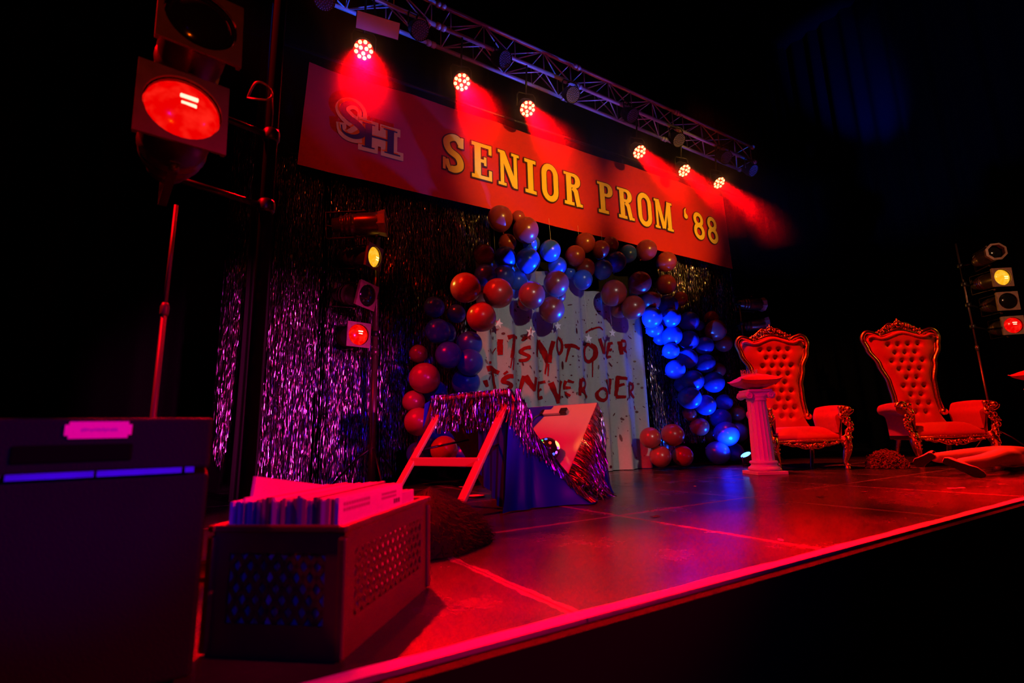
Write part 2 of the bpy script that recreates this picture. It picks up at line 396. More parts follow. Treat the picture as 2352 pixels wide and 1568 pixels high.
for nm, strokes in PAINT:
    mb = MB()
    for si, (path, wd) in enumerate(strokes):
        Q = spline([(x, 0, z) for x, z in path], 6) if len(path) > 2 else [Vector((path[0][0], 0, path[0][1])), Vector((path[1][0], 0, path[1][1]))]
        P = []
        for a_, b_ in zip(Q, Q[1:]):
            n_ = max(1, int((b_ - a_).length / .008)); P += [a_.lerp(b_, i / n_) for i in range(n_)]
        P.append(Q[-1]); k = len(P); vs = []; NQ = 9; jl = jr = 0.0
        for i in range(k):
            d = (P[min(i + 2, k - 1)] - P[max(i - 2, 0)]).normalized(); nn = Vector((-d.z, 0, d.x))
            t = i / (k - 1); jl += random.gauss(0, .06) - .12 * jl; jr += random.gauss(0, .06) - .12 * jr
            for q in range(NQ):
                s_ = -1 + 2 * q / (NQ - 1); hw = wd * .62 * (1.12 - .3 * t + (jl if s_ < 0 else jr))
                pp = P[i] + nn * hw * s_
                zz = min(pp.z, 2.4)
                vs.append((pp.x, 5.15 + (cur_y(pp.x) - 5.15) * (1 - .25 * zz / 2.6) - .014 - .0006 * si, pp.z - 2.0))
        fs = [(i * NQ + q, i * NQ + q + 1, i * NQ + q + NQ + 1, i * NQ + q + NQ) for i in range(k - 1) for q in range(NQ - 1)]
        mb.add(vs, fs)
    mb.build('painted_' + ('letter' if nm not in ('apostrophe', 'squiggle') else nm), BLOOD, curt)
mb = MB()
for i in range(430):
    x = random.uniform(2.75, 5.4); z = random.uniform(.15, 2.35); r = abs(random.gauss(0, .006)) + .003; el = random.choice((1, 1, 1.6, 3.2)); an = random.gauss(.3, .5)
    pts = []
    for k in range(7):
        a = 2 * pi * k / 7; ex = r * sin(a) ; ez = r * el * cos(a)
        px, pz = x + ex * cos(an) - ez * sin(an), z + ex * sin(an) + ez * cos(an)
        pts.append((px, 5.15 + (cur_y(px) - 5.15) * (1 - .25 * pz / 2.7) - .009, pz - 2.0))
    mb.add(pts, [tuple(range(7))])
for x, z, r in ((5.25, 1.50, .018), (5.23, .78, .022), (4.62, .06, .026), (4.82, .45, .014), (5.18, 1.87, .012), (3.05, 1.72, .02)):
    mb.add([(x + r * sin(2 * pi * k / 10), cur_y(x + r * sin(2 * pi * k / 10)) - .008, z + .8 * r * cos(2 * pi * k / 10) - 2.0) for k in range(10)], [tuple(range(10))])
sp = mb.build('paint_spatter', mat('dark_red_paint', (.09, .004, .012), .5), curt); sp['kind'] = 'stuff'
# pale cloth strip and blue strip right of the curtain
def strip_fn(x0, x1, z0, z1, y): return lambda u, v: (x0 + (x1 - x0) * u, y + .02 * sin(u * 9), z0 + (z1 - z0) * v)
tag(MB().grid(strip_fn(5.50, 5.70, .02, 2.7, 5.42), 10, 6).build('blue_drape', mat('deep_blue_cloth', (.02, .05, .5), .8)), 'dark blue drape edge between white curtain and foil strip', 'drape')
tag(MB().grid(strip_fn(6.02, 6.16, .5, 1.45, 5.42), 10, 6).build('pale_drape', CLOTH), 'pale cloth remnant hanging behind the blue-lit foil strip', 'drape')

# hanging paper stars
STARW = mat('white_card', (.93, .90, .92), .6)
STARS = [((2.91, 5.0, 1.806), .062, .25), ((3.36, 5.0, 1.737), .074, .06), ((3.78, 5.0, 1.854), .06, -.15), ((4.276, 5.0, 1.734), .066, .1), ((4.706, 5.0, 1.843), .062, .0)]
SL = ['white paper star hanging half behind the three big red balloons', 'largest white paper star, blood-smeared, hanging above the painted S', 'white paper star hanging under a balloon above the painted NOT',
      'white paper star hanging at the top of the big painted O', 'small white paper star hanging above the painted V of OVER']
for (c, r, an), lb in zip(STARS, SL):
    s = thing('paper_star', lb, 'star', c, 0, 'paper stars under the balloon arch')
    pts = [(.0, -.004, 0)] + [((r if k % 2 == 0 else r * .42) * sin(pi * k / 5 + an), 0, (r if k % 2 == 0 else r * .42) * cos(pi * k / 5 + an)) for k in range(10)]
    back = [(x, .006, z) for x, y, z in pts]
    mb = MB().add(pts + back, [(0, k + 1, (k + 1) % 10 + 1) for k in range(10)] + [(11, 11 + (k + 1) % 10 + 1, 11 + k + 1) for k in range(10)] + [(k + 1, 11 + k + 1, 11 + (k + 1) % 10 + 1, (k + 1) % 10 + 1) for k in range(10)], False)
    mb.build('star', STARW, s)
    MB().tube([(0, 0, r * .9), (0, .095, 3.36 - c[2])], .0012, 5).build('string', STARW, s)
    if r > .07: MB().add([(.0, -.0065, .05), (.008, -.0065, .03), (.0, -.0065, -.03), (-.008, -.0065, .02)], [(0, 1, 2, 3)]).build('red_smear', BLOOD, s)

# ------------------------------------------------------------------ banner
ban = thing('prom_banner', 'long red cloth banner reading SENIOR PROM with the SH monogram', 'banner', (0, 5.1, 3.28))
BY = lambda x, z: .012 * sin(x * 1.9) + .02 * (1 - z) * sin(x * 3.3 + 1) * .5 + (.02 * exp(-((x - 1.0) / .25) ** 2))
def ban_fn(u, v):
    x = .66 + 7.07 * u; z = 1.27 * v + .10 * (u * 1.6 - .6) * v * (1 if v > .5 else 0) * .8
    x += (-.03 + .06 * v) * (1 if u < .5 else -1) * abs(2 * u - 1) ** 6
    z -= .018 * v * abs(sin(u * 19))
    return (x, BY(x, z / 1.25), z)
bc = MB().grid(ban_fn, 150, 10).build('banner_cloth', mat('red_banner_cloth', (.58, .006, .005), .7, noise=.06, bump=.12, bscale=120), ban)
YEL = mat('yellow_print', (.95, .60, .035), .6)
OUT = mat('maroon_print', (.045, .004, .004), .7)
ORG = mat('pale_print', (.92, .30, .03), .7)
def ribbon(mb, path, w, y, grow=0.0, ext=0.0):
    P = [Vector((p[0], 0, p[1])) for p in path]; k = len(P); vs = []
    W_ = [w] * k if not isinstance(w, (list, tuple)) else w
    cl = (P[0] - P[-1]).length < 1e-6
    P = [p.copy() for p in P]
    if ext and not cl:
        P[0] -= (P[1] - P[0]).normalized() * ext; P[-1] += (P[-1] - P[-2]).normalized() * ext
    for i in range(k):
        d0 = (P[i] - P[i - 1]).normalized() if i > 0 else ((P[-1] - P[-2]).normalized() if cl else None)
        d1 = (P[i + 1] - P[i]).normalized() if i < k - 1 else ((P[1] - P[0]).normalized() if cl else None)
        if d0 is None: d0 = d1
        if d1 is None: d1 = d0
        d = (d0 + d1).normalized(); nn = Vector((-d.z, 0, d.x)); m = 1 / max(.5, d.dot(d1))
        h = (W_[i] * .5 + grow) * m
        for sg in (1, -1):
            p = P[i] + nn * h * sg; vs.append((p.x, BY(p.x, p.z / 1.25) + y, p.z))
    mb.add(vs, [(2 * i, 2 * i + 1, 2 * i + 3, 2 * i + 2) for i in range(k - 1)], False)
ST, TH, HH = .088, .052, .49
def arc(cx, cz, rx, rz, a0, a1, n=10): return [(cx + rx * cos(radians(a0 + (a1 - a0) * i / n)), cz + rz * sin(radians(a0 + (a1 - a0) * i / n))) for i in range(n + 1)]
def sub(p, k=1): return [(a.x, a.z) for a in spline([(x, 0, z) for x, z in p], 6)]
def L_S(w):
    return [(sub([(w - .05, .335), (w - .045, .40), (w - .085, .45), (w * .45, .452), (.055, .40), (.055, .33), (w * .35, .265), (w * .68, .215), (w - .047, .15), (w - .05, .08), (w * .6, .036), (w * .36, .036), (.07, .07), (.048, .15)]), [.05, .055, .055, .06, .075] + [ST] * 59 + [.085] * 4 + [.055] * 11), ([(w - .018, .335), (w - .018, .48)], .036), ([(.018, .01), (.018, .165)], .036)]
def L_E(w):
    return [([(.085, 0), (.085, HH)], ST), ([(0, HH - .025), (w, HH - .025)], .05), ([(0, .025), (w, .025)], .05), ([(.085, .25), (w - .08, .25)], .046), ([(w - .022, .36), (w - .022, HH)], .044), ([(w - .022, 0), (w - .022, .14)], .044), ([(w - .095, .19), (w - .095, .31)], .036)]
def L_N(w):
    return [([(.06, 0), (.06, HH)], .052), ([(w - .06, 0), (w - .06, HH)], .052), ([(.065, HH - .02), (w - .075, .03)], .085), ([(0, HH - .02), (.10, HH - .02)], .04), ([(0, .02), (.12, .02)], .04), ([(w - .12, HH - .02), (w, HH - .02)], .04), ([(w - .10, .02), (w - .035, .02)], .04)]
def L_I(w): return [([(w / 2, 0), (w / 2, HH)], ST), ([(0, HH - .025), (w, HH - .025)], .05), ([(0, .025), (w, .025)], .05)]
def L_O(w):
    r = w / 2 - ST / 2; p = arc(w / 2, HH - r - ST * .3, r, r + .02, 0, 180) + arc(w / 2, r + ST * .3, r, r + .02, 180, 360)
    return [(p + [p[0]], ST - .006)]
def L_P(w):
    r = .085; p = [(.08, HH - .025), (w - r - .04, HH - .025)] + arc(w - r - .035, HH - .025 - r, r - .01, r, 80, -80, 8) + [(w - r - .04, HH - .025 - 2 * r), (.08, HH - .025 - 2 * r)]
    return [([(.085, 0), (.085, HH)], ST), ([(0, HH - .02), (.12, HH - .02)], .04), ([(0, .025), (.19, .025)], .05), (p, [.05] * 2 + [.055, .065, .08, ST, ST, ST, .08, .065, .055] + [.05] * 2)]
def L_R(w):
    a = L_P(w - .02)[:2] + [L_P(w - .02)[3]]
    return a + [([(0, .025), (.17, .025)], .05), ([(w * .5, .27), (w * .66, .22), (w - .085, .10), (w - .062, .0)], .08), ([(w - .09, .022), (w + .005, .022)], .044)]
def L_M(w):
    return [([(.055, 0), (.055, HH)], .05), ([(w - .075, 0), (w - .075, HH)], ST), ([(.075, HH), (w / 2 - .005, .02)], .08), ([(w - .09, HH), (w / 2 + .005, .02)], .045), ([(0, HH - .02), (.10, HH - .02)], .04), ([(0, .02), (.11, .02)], .04), ([(w - .10, HH - .02), (w, HH - .02)], .04), ([(w - .14, .02), (w, .02)], .04)]
def L_q(w): return [([(w - .01, HH), (w * .45, HH - .04), (.035, HH - .11)], [.02, .035, .05]), (arc(.05, HH - .14, .022, .022, 0, 360, 10), .05)]
def L_8(w):
    r = w / 2 - .036; a = arc(w / 2, HH - .13, r - .012, .095, 0, 360, 18); b = arc(w / 2, .145, r, .11, 0, 360, 18)
    return [(a, .07), (b, .074)]
LET = [('S', L_S, 2.225, .275), ('E', L_E, 2.61, .285), ('N', L_N, 2.99, .325), ('I', L_I, 3.405, .185), ('O', L_O, 3.682, .288), ('R', L_R, 4.07, .31),
       ('P', L_P, 4.675, .29), ('R', L_R, 5.058, .315), ('O', L_O, 5.466, .305), ('M', L_M, 5.835, .41), ('quote', L_q, 6.535, .075), ('8', L_8, 6.762, .28), ('8', L_8, 7.13, .28)]
for nm, fn, x0, w in LET:
    z0 = 3.648 - 3.28
    front, back = MB(), MB()
    for i, (path, wd) in enumerate(fn(w)):
        pth = [(x0 + a, z0 + b) for a, b in path]
        ribbon(front, pth, wd, -.022 - .0004 * i)
        ribbon(back, pth, wd, -.017 - .0002 * i, .016, .016)
    l = front.build('letter', YEL, ban); l['label'] = 'yellow slab-serif ' + ('apostrophe' if nm == 'quote' else ('numeral 8' if nm == '8' else 'letter ' + nm))
    back.build('letter_outline', OUT, l)
# SH monogram: dark serif letters over a pale rounded outline
zz = -3.28
S_sp = sub([(1.262, 4.02), (1.255, 4.09), (1.20, 4.145), (1.13, 4.15), (1.065, 4.10), (1.06, 4.03), (1.12, 3.965), (1.20, 3.92), (1.262, 3.865), (1.265, 3.80), (1.20, 3.755), (1.12, 3.755), (1.06, 3.79), (1.045, 3.86)])
kS = len(S_sp); S_w = [.014 + .062 * sin(pi * min(1, max(0, (i / kS - .08) / .84))) ** .8 for i in range(kS)]
S_sp = [(x, z + zz) for x, z in S_sp]
bx = lambda x0, x1, z: ([(x0, z + zz), (x1, z + zz)])
H_st = [([(1.335, 3.66 + zz), (1.335, 3.955 + zz)], .075), ([(1.585, 3.655 + zz), (1.585, 3.95 + zz)], .075), (bx(1.335, 1.585, 3.81), .022), (bx(1.265, 1.405, 3.665), .016), (bx(1.515, 1.70, 3.66), .016), (bx(1.265, 1.405, 3.95), .016), (bx(1.50, 1.66, 3.945), .016)]
mono, halo = MB(), MB()
ribbon(mono, S_sp, S_w, -.028)
for i, (p, w) in enumerate(H_st): ribbon(mono, p, w, -.0285 - .0004 * i)
ribbon(halo, S_sp, S_w, -.021, .045, .03)
for i, (p, w) in enumerate(H_st): ribbon(halo, p, w, -.0214 - .0003 * i, .042, .038)
ribbon(halo, [(1.335, 3.81 + zz), (1.585, 3.81 + zz)], .2, -.0240)
ribbon(halo, [(1.15, 3.86 + zz), (1.19, 3.82 + zz)], .15, -.0243)
l = halo.build('monogram_border', ORG, ban); l['label'] = 'pale orange rounded border of the SH monogram'
l = mono.build('monogram', OUT, ban); l['label'] = 'dark serif SH monogram'
MB().tube([(-.2, 5.13, 4.62), (8.3, 5.13, 4.78)], .02, 8).build('banner_batten', BLACKM)
tag(bpy.data.objects['banner_batten'], 'thin black batten pipe along the top of the red banner', 'pipe')

o = MB().tube([(-.1, 5.33, 3.5), (8.2, 5.33, 3.62)], .018, 8).tube([(-.1, 5.33, 3.5), (-.1, 5.15, 3.62), (.45, 5.15, 3.62)], .016, 8).build('curtain_batten', BLACKM)
tag(o, 'thin black batten pipe behind the banner from which the foil curtains hang', 'pipe')

# ------------------------------------------------------------------ lighting truss
CHORDS = [(4.6, 5.12), (4.6, 5.41), (4.89, 5.12), (4.89, 5.41)]
TALU = mat('dull_truss_metal', (.82, .78, .78), .42, .35, noise=.25, nscale=14)
def truss_section(label):
    t = thing('truss_section', label, 'truss', (0, 4.745, 5.12), 0, 'box truss sections above the banner')
    for y, z in CHORDS:
        mb = MB().tube([(.05, y - 4.745, z - 5.12), (1.95, y - 4.745, z - 5.12)], .025, 10)
        for x in (.03, 1.97): mb.lathe([(.024, -.03), (.038, -.028), (.038, .012), (.02, .03)], 12, Matrix.Translation((x, y - 4.745, z - 5.12)) @ Matrix.Rotation(pi / 2, 4, 'Y'))
        mb.build('chord', TALU, t)
    faces = [((4.6, 5.12), (4.6, 5.41)), ((4.6, 5.12), (4.89, 5.12)), ((4.89, 5.12), (4.89, 5.41)), ((4.6, 5.41), (4.89, 5.41))]
    for k, (a, b) in enumerate(faces):
        for i in range(4):
            xa, xb = .12 + .44 * i, .12 + .44 * (i + 1)
            p, q = ((a, b) if (i + k) % 2 == 0 else (b, a))
            MB().tube([(xa, p[0] - 4.745, p[1] - 5.12), (xb, q[0] - 4.745, q[1] - 5.12)], .009, 6).build('brace', TALU, t)
        for x in (.12, .56, 1.0, 1.44, 1.88):
            MB().tube([(x, a[0] - 4.745, a[1] - 5.12), (x, b[0] - 4.745, b[1] - 5.12)], .008, 6).build('strut', TALU, t)
    return t
NTH = ['first', 'second', 'third', 'fourth', 'fifth', 'sixth', 'seventh', 'eighth', 'ninth', 'tenth', 'eleventh', 'twelfth', 'thirteenth', 'fourteenth', 'fifteenth', 'sixteenth', 'seventeenth', 'eighteenth', 'nineteenth', 'twentieth']
ts = truss_section('metal box truss section at the far end beyond the 88')
ts.location.x = 6.0
for k, lb in enumerate(['metal box truss section above the word PROM', 'metal box truss section above the word SENIOR', 'metal box truss section above the SH monogram']):
    dup(ts, (4.0 - 2 * k, 4.745, 5.12), None, lb)

def frame_of(nrm, roll=0.0):
    z = Vector(nrm).normalized(); up = Vector((0, 0, 1)); y = (up - z * up.dot(z)).normalized(); x = y.cross(z)
    M = Matrix((x, y, z)).transposed()
    return (M @ Matrix.Rotation(roll, 3, 'Z')).to_4x4()
def azel(az, el): az, el = radians(az), radians(el); return Vector((cos(az) * cos(el), sin(az) * cos(el), sin(el)))

# ---- LED pars
LENS_ON = mat('lit_red_led', (.8, .1, .05), .3, emit=(1.0, .30, .10), estr=7.0)
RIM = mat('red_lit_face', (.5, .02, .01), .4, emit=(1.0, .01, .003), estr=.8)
LENS_OFF = mat('dark_led_lens', (.55, .42, .60), .22, 0.3)
FACE = mat('led_face', (.05, .04, .05), .5)
def led_can(name, label, loc, nrm, on, hang_z, group):
    r = .098
    t = thing(name, label, 'stage light', loc, 0, group)
    M = frame_of(nrm); Mi = M.to_3x3()
    def place(o): o.matrix_local = M; return o
    place(MB().lathe([(r + .004, .012), (r + .008, 0), (r + .004, -.02), (r, -.09), (r * .8, -.15), (r * .75, -.19), (.0005, -.20)], 28, caps=False).build('can', BLACKM, t))
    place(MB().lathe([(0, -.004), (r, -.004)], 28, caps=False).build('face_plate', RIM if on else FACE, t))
    if on:
        for k in range(12):
            a, d = (2 * pi * k / 9, r * .78) if k < 9 else (2 * pi * (k - 9) / 3 + .5, r * .33)
            place(MB().lathe([(.0195, -.003), (.018, .004), (.010, .008), (0, .010)], 12, Matrix.Translation((d * cos(a), d * sin(a), 0))).build('lens', LENS_ON, t))
    else:
        mb = MB()
        for ring, n in ((.0, 1), (.25, 6), (.5, 12), (.75, 18), (.93, 24)):
            for k in range(n):
                a = 2 * pi * k / max(1, n)
                mb.lathe([(.0072, -.003), (.005, .003), (0, .005)], 6, Matrix.Translation((r * ring * cos(a), r * ring * sin(a), 0)))
        place(mb.build('lens_array', LENS_OFF, t))
    ax = Mi @ Vector((1, 0, 0)); piv = Mi @ Vector((0, 0, -.07)); w = r + .022
    top = hang_z - loc[2]
    MB().tube([piv + ax * w, piv + ax * w + Vector((0, 0, .15)), piv + ax * (w * .8) + Vector((0, 0, .19)), piv - ax * (w * .8) + Vector((0, 0, .19)), piv - ax * w + Vector((0, 0, .15)), piv - ax * w], .008, 6).build('yoke', BLACKM, t)
    y0 = CHORDS[0][0] - loc[1]
    MB().tube([piv + Vector((0, 0, .185)), Vector((piv.x, y0, max(top, .2) + .01))], .012, 8).build('hanger', BLACKM, t)
    return t
ON = [(1.132, 4.447), (2.257, 4.505), (3.161, 4.481), (5.087, 4.464), (6.039, 4.43), (6.879, 4.444)]
WH = ['beside the SH monogram', 'above the S of SENIOR', 'above the N and I of SENIOR', 'above the R of PROM', 'above the M of PROM', 'at the end beyond the 88']
for k, (x, z) in enumerate(ON):
    d = Vector((-.128, -.601, -.789)).normalized()
    led_can('led_par', 'glowing red LED par light hanging ' + WH[k], (x, 4.6, z), d, True, 5.09, 'lit red LED pars over the banner')
    beam('led_beam', Vector((x, 4.6, z)) + d * .02, d, BEAM, 46, 17, .17)
    spot('led_spread', Vector((x, 4.6, z)) + d * .03, Vector((x, 4.6, z)) + d * 3, BEAM, 3100, 26, 1.0, .05)
OFF = [(.712, 4.757), (1.708, 4.864), (2.788, 4.951), (3.819, 4.854), (4.896, 4.918), (5.858, 4.835), (6.993, 4.874), (7.716, 4.839)]
OFL = ['left of the flat violet panel', 'just right of the flat violet panel', 'over the second lit red par', 'over the third lit red par', 'high between the N and the P', 'over the fourth lit red par', 'over the last two lit pars', 'last one, at the far end of the truss']
OFD = [(0, -.5, -.85), (.1, -.7, -.7), (.3, -.75, -.6), (-.05, -.75, -.66), (.1, -.7, -.7), (-.15, -.7, -.7), (-.2, -.7, -.7), (0, -.75, -.66)]
for k, (x, z) in enumerate(OFF):
    led_can('led_par', 'unlit dark violet LED par light, ' + OFL[k], (x, 4.5, z), OFD[k], False, 5.09, 'unlit LED pars on the truss')
# flat violet panel fixture
p = thing('panel_light', 'flat rectangular violet panel fixture hanging under the truss', 'stage light', (1.22, 4.4, 4.62))
M = frame_of((-.1, -.75, -.66))
o = MB().box((0, 0, -.03), (.43, .16, .06), bev=.006).build('housing', BLACKM, p); o.matrix_local = M
o = MB().box((0, 0, .002), (.42, .15, .004)).build('front_panel', mat('frosted_panel', (.75, .62, .95), .5), p); o.matrix_local = M
MB().tube([(0, .05, .05), (0, .2, .50)], .012, 8).build('hanger', BLACKM, p)

# ---- par cans with gel frames
def lens_mat(name, col, strength, hot):
    m, t, p = nt(name); N = t.nodes; L = t.links
    p.inputs['Base Color'].default_value = (*[c * .08 for c in col], 1); p.inputs['Roughness'].default_value = .15
    tc = N.new('ShaderNodeTexCoord'); n = N.new('ShaderNodeTexNoise'); n.inputs['Scale'].default_value = 22; n.inputs['Detail'].default_value = 2
    L.new(tc.outputs['Object'], n.inputs['Vector'])
    r = N.new('ShaderNodeValToRGB'); r.color_ramp.elements[0].position = .42; r.color_ramp.elements[0].color = (*col, 1); r.color_ramp.elements[1].position = .72; r.color_ramp.elements[1].color = (*hot, 1)
    L.new(n.outputs['Fac'], r.inputs[0]); L.new(r.outputs[0], p.inputs['Emission Color']); p.inputs['Emission Strength'].default_value = strength
    return m
LRED = lens_mat('lit_red_gel', (.82, .0, .0), 1.0, (1.0, .016, .008))
LYEL = lens_mat('lit_amber_gel', (1.0, .45, .01), 1.0, (1.0, .62, .06))
LDARK = mat('dark_lens', (.01, .01, .012), .12)
FILR = mat('hot_filament_red', (1, .6, .5), .4, emit=(1, .42, .28), estr=2.5)
FILY = mat('hot_filament_amber', (1, .9, .5), .4, emit=(1, .80, .28), estr=2.0)
GELF0 = mat('shaded_gel_frame', (.16, .08, .04), .6, 0.0, noise=.4, nscale=20)  # darker copy for the foreground frames, shade put into the colour
GELF = mat('scuffed_lit_gel_frame', (.34, .20, .15), .5, .1, noise=.5, nscale=20)  # lighter copy for the far frames, lamp light put into the colour
RIBM = mat('worn_can_metal', (.16, .10, .07), .3, .7, noise=.5, nscale=14)
def par_can(label, loc, nrm, state, shape, pole, group=None, roll=0.0, scale=1.0, glow=0, pole_dz=0.0):
    t = thing('par_can', label, 'stage light', loc, 0, group)
    M = frame_of(nrm, roll) @ Matrix.Scale(scale, 4); R3 = frame_of(nrm, roll).to_3x3()
    def pl(mb, nm, m): o = mb.build(nm, m, t); o.matrix_local = M; return o
    body = MB().lathe([(.104, -.005), (.104, -.19), (.098, -.205), (.098, -.24), (.106, -.245), (.106, -.255), (.094, -.262), (.092, -.285), (.100, -.29), (.100, -.30), (.086, -.308), (.083, -.33), (.090, -.335), (.088, -.345), (.07, -.36), (.066, -.42), (.0005, -.435)], 28, caps=False)
    pl(body, 'can', RIBM)
    if shape == 'square':
        h = .125; n = 32; rr = .108; inner = [(rr * cos(2 * pi * k / n), rr * sin(2 * pi * k / n)) for k in range(n)]
        outer = []
        for k in range(n):
            a = 2 * pi * k / n; c, s = cos(a), sin(a); q = h / max(abs(c), abs(s)); outer.append((c * q, s * q))
        vs = []
        for z in (.008, -.002): vs += [(x, y, z) for x, y in inner] + [(x, y, z) for x, y in outer]
        fs = []
        for k in range(n):
            k2 = (k + 1) % n
            fs += [(k, n + k, n + k2, k2), (2 * n + k, 2 * n + k2, 3 * n + k2, 3 * n + k), (n + k, 3 * n + k, 3 * n + k2, n + k2), (k, k2, 2 * n + k2, 2 * n + k)]
        g = MB().add(vs, fs, False)
        for sx in (-1, 1): g.box((sx * .118, -.0, -.010), (.012, .24, .02))
        pl(g, 'gel_frame', GELF0 if loc[0] < .5 else GELF)
    else:
        g = MB().lathe([(.095, .055), (.125, .05), (.125, .06), (.097, .066), (.095, .055)], 8, phase=pi / 8, smooth=False, caps=False)
        g.lathe([(.105, -.02), (.126, .052)], 8, phase=pi / 8, smooth=False, caps=False)
        pl(g, 'snoot_frame', GELF)
    lm = {'red': LRED, 'yellow': LYEL}.get(state, LDARK)
    dm = [((.108 if shape == 'square' else .094) * sin(a), -.030 + .048 * cos(a)) for a in [pi / 2 * k / 7 for k in range(8)]]
    dm = [(.0001, .018)] + dm[1:]
    pl(MB().lathe(dm[::-1], 28, caps=False), 'lens', lm)
    if state in ('red', 'yellow'):
        f = MB()
        for sgn in (0, 1): f.box((.012 + .02 * (state == 'yellow'), .035 - .024 * sgn + (-.03 if state == 'yellow' else 0), .016 - .002 * sgn), (.05 - .006 * sgn, .013, .008), bev=.003)
        pl(f, 'filament', FILR if state == 'red' else FILY)
    yk = MB()
    for sg in (-1, 1):
        yk.box((0, sg * .128, -.30), (.028, .004, .36)); yk.lathe([(.014, 0), (.014, .02), (0, .022)], 8, Matrix.Translation((0, sg * .128, -.14)) @ Matrix.Rotation(-sg * pi / 2, 4, 'X'))
    yk.box((0, 0, -.48), (.028, .26, .004))
    pl(yk, 'yoke', RIBM)
    if pole is not None:
        pe = R3 @ Vector((0, 0, -.48 * scale)); pv = Vector((pole[0] - loc[0], pole[1] - loc[1], pe.z + pole_dz))
        c = MB().tube([pe, pv], .014, 8).lathe([(.03, -.03), (.036, -.02), (.036, .02), (.03, .03)], 12, Matrix.Translation(pv))
        c.build('clamp', BLACKM, t)
    if glow:
        d = Vector(nrm).normalized()
        spot('lamp_glow', Vector(loc) + d * .06, Vector(loc) + d * 2, (1, .45, .05) if state == 'yellow' else RED, glow, 80, .8, .06)
    return t
POLEM = mat('stand_pole_metal', (.20, .13, .11), .35, .8, noise=.3, nscale=10)
def boom_stand(label, x, y, h, tripod=True, r=.022, r2=.018):
    t = thing('light_stand', label, 'stand', (x, y, 0))
    MB().tube([(0, 0, .05), (0, 0, h * .5)], r, 10).build('lower_pole', POLEM, t)
    MB().tube([(0, 0, h * .5 - .05), (0, 0, h)], r2, 10).lathe([(r + .006, h * .5 - .04), (r + .010, h * .5), (r + .006, h * .5 + .03)], 12).build('upper_pole', POLEM, t)
    if tripod:
        for k in range(3):
            a = 2 * pi * k / 3 + .5
            MB().tube([(0, 0, .42), (.16 * cos(a), .16 * sin(a), .30), (.44 * cos(a), .44 * sin(a), .012)], .011, 6).build('leg', BLACKM, t)
    else:
        MB().lathe([(.22, .0), (.22, .02), (.05, .035), (.04, .08)], 24).build('base_plate', BLACKM, t)
    return t
# large pair hung close to the camera, on a boom pipe
bp = thing('boom_pipe', 'tall dark boom pipe carrying the two big foreground par cans', 'pipe', (.172, 2.35, 0))
MB().tube([(0, 0, .02), (0, 0, 4.5)], .027, 12).build('pipe', mat('painted_pipe', (.0012, .001, .001), .9, spec=.03), bp)
MB().lathe([(.2, 0), (.2, .015), (.05, .03), (.04, .06)], 24).build('base_plate', BLACKM, bp)
NA = azel(-81.4, 2.1)
par_can('big foreground par can with glowing red lens in a square frame', (-.128, 1.764, 1.537), NA, 'red', 'square', (.172, 2.35), 'par cans on the foreground boom', .02, 1.0, 0)
par_can('big foreground par can, unlit, cut off at the upper frame edge', (-.105, 1.79, 1.895), azel(-80, 3), 'off', 'square', (.172, 2.35), 'par cans on the foreground boom', .02, 1.0, 0)
sc_ = MB().tube(spline([(.06, 2.2, 1.93), (.085, 2.16, 1.985), (.125, 2.16, 1.99), (.15, 2.16, 1.955), (.135, 2.16, 1.925), (.09, 2.17, 1.915), (.06, 2.2, 1.93)], 6), .0045, 6).tube([(.15, 2.16, 1.955), (.165, 2.25, 1.93), (.172, 2.33, 1.90)], .003, 6)
tag(sc_.build('safety_cable', mat('cable_steel', (.3, .2, .16), .4, .8)), 'looped steel safety cable hanging from the foreground boom', 'cable')
st = MB().tube([(-.165, 2.4, .02), (-.165, 2.4, 1.02)], .011, 8).tube([(-.165, 2.4, 1.0), (-.163, 2.4, 1.47)], .008, 8).lathe([(.013, .99), (.016, 1.0), (.016, 1.03), (.011, 1.045)], 10, Matrix.Translation((-.165, 2.4, 0)))
st.lathe([(.13, 0), (.13, .012), (.02, .03)], 20, Matrix.Translation((-.165, 2.4, 0)))
tag(st.build('microphone_stand', mat('dull_stand_metal', (.10, .09, .10), .5, .3)), 'thin straight microphone stand rising behind the speaker cabinet', 'stand')
# middle stand, in front of the foil
boom_stand('dark light stand of four par cans in front of the wide foil curtain', 1.46, 5.06, 2.75, True, .034, .03)
PM = (1.46, 5.06)
par_can('unlit par can with octagonal snoot, topmost on the stand before the foil', (1.40, 4.80, 2.67), azel(-25, 4), 'off', 'oct', PM, 'par cans before the foil curtain', 0, 1.1)
par_can('par can with glowing amber lens before the foil curtain', (1.404, 4.973, 2.365), azel(-52, -9), 'yellow', 'square', PM, 'par cans before the foil curtain', 0, 1.0, 30)
par_can('unlit par can with tilted violet-lit square frame before the foil', (1.282, 4.752, 1.874), azel(-60, -11), 'off', 'square', PM, 'par cans before the foil curtain', -.08)
par_can('par can with glowing red lens, lowest before the foil curtain', (1.275, 5.0, 1.53), azel(-79, -4), 'red', 'square', PM, 'par cans before the foil curtain')
# pair beside the arch, behind the chair
boom_stand('thin light stand of two small par cans beside the right foil curtain', 7.62, 4.98, 2.62)
PR = (7.62, 4.98)
par_can('unlit octagonal par can, upper of the two beside the right foil curtain', (8.02, 4.86, 2.60), azel(-22, 0), 'off', 'oct', PR, 'par cans beside the right foil curtain', 0, 1.0)
par_can('amber par can glowing just above the carved crest of a throne', (8.10, 4.86, 2.26), azel(-50, 0), 'yellow', 'oct', PR, 'par cans beside the right foil curtain', 0, 1.0, 50)
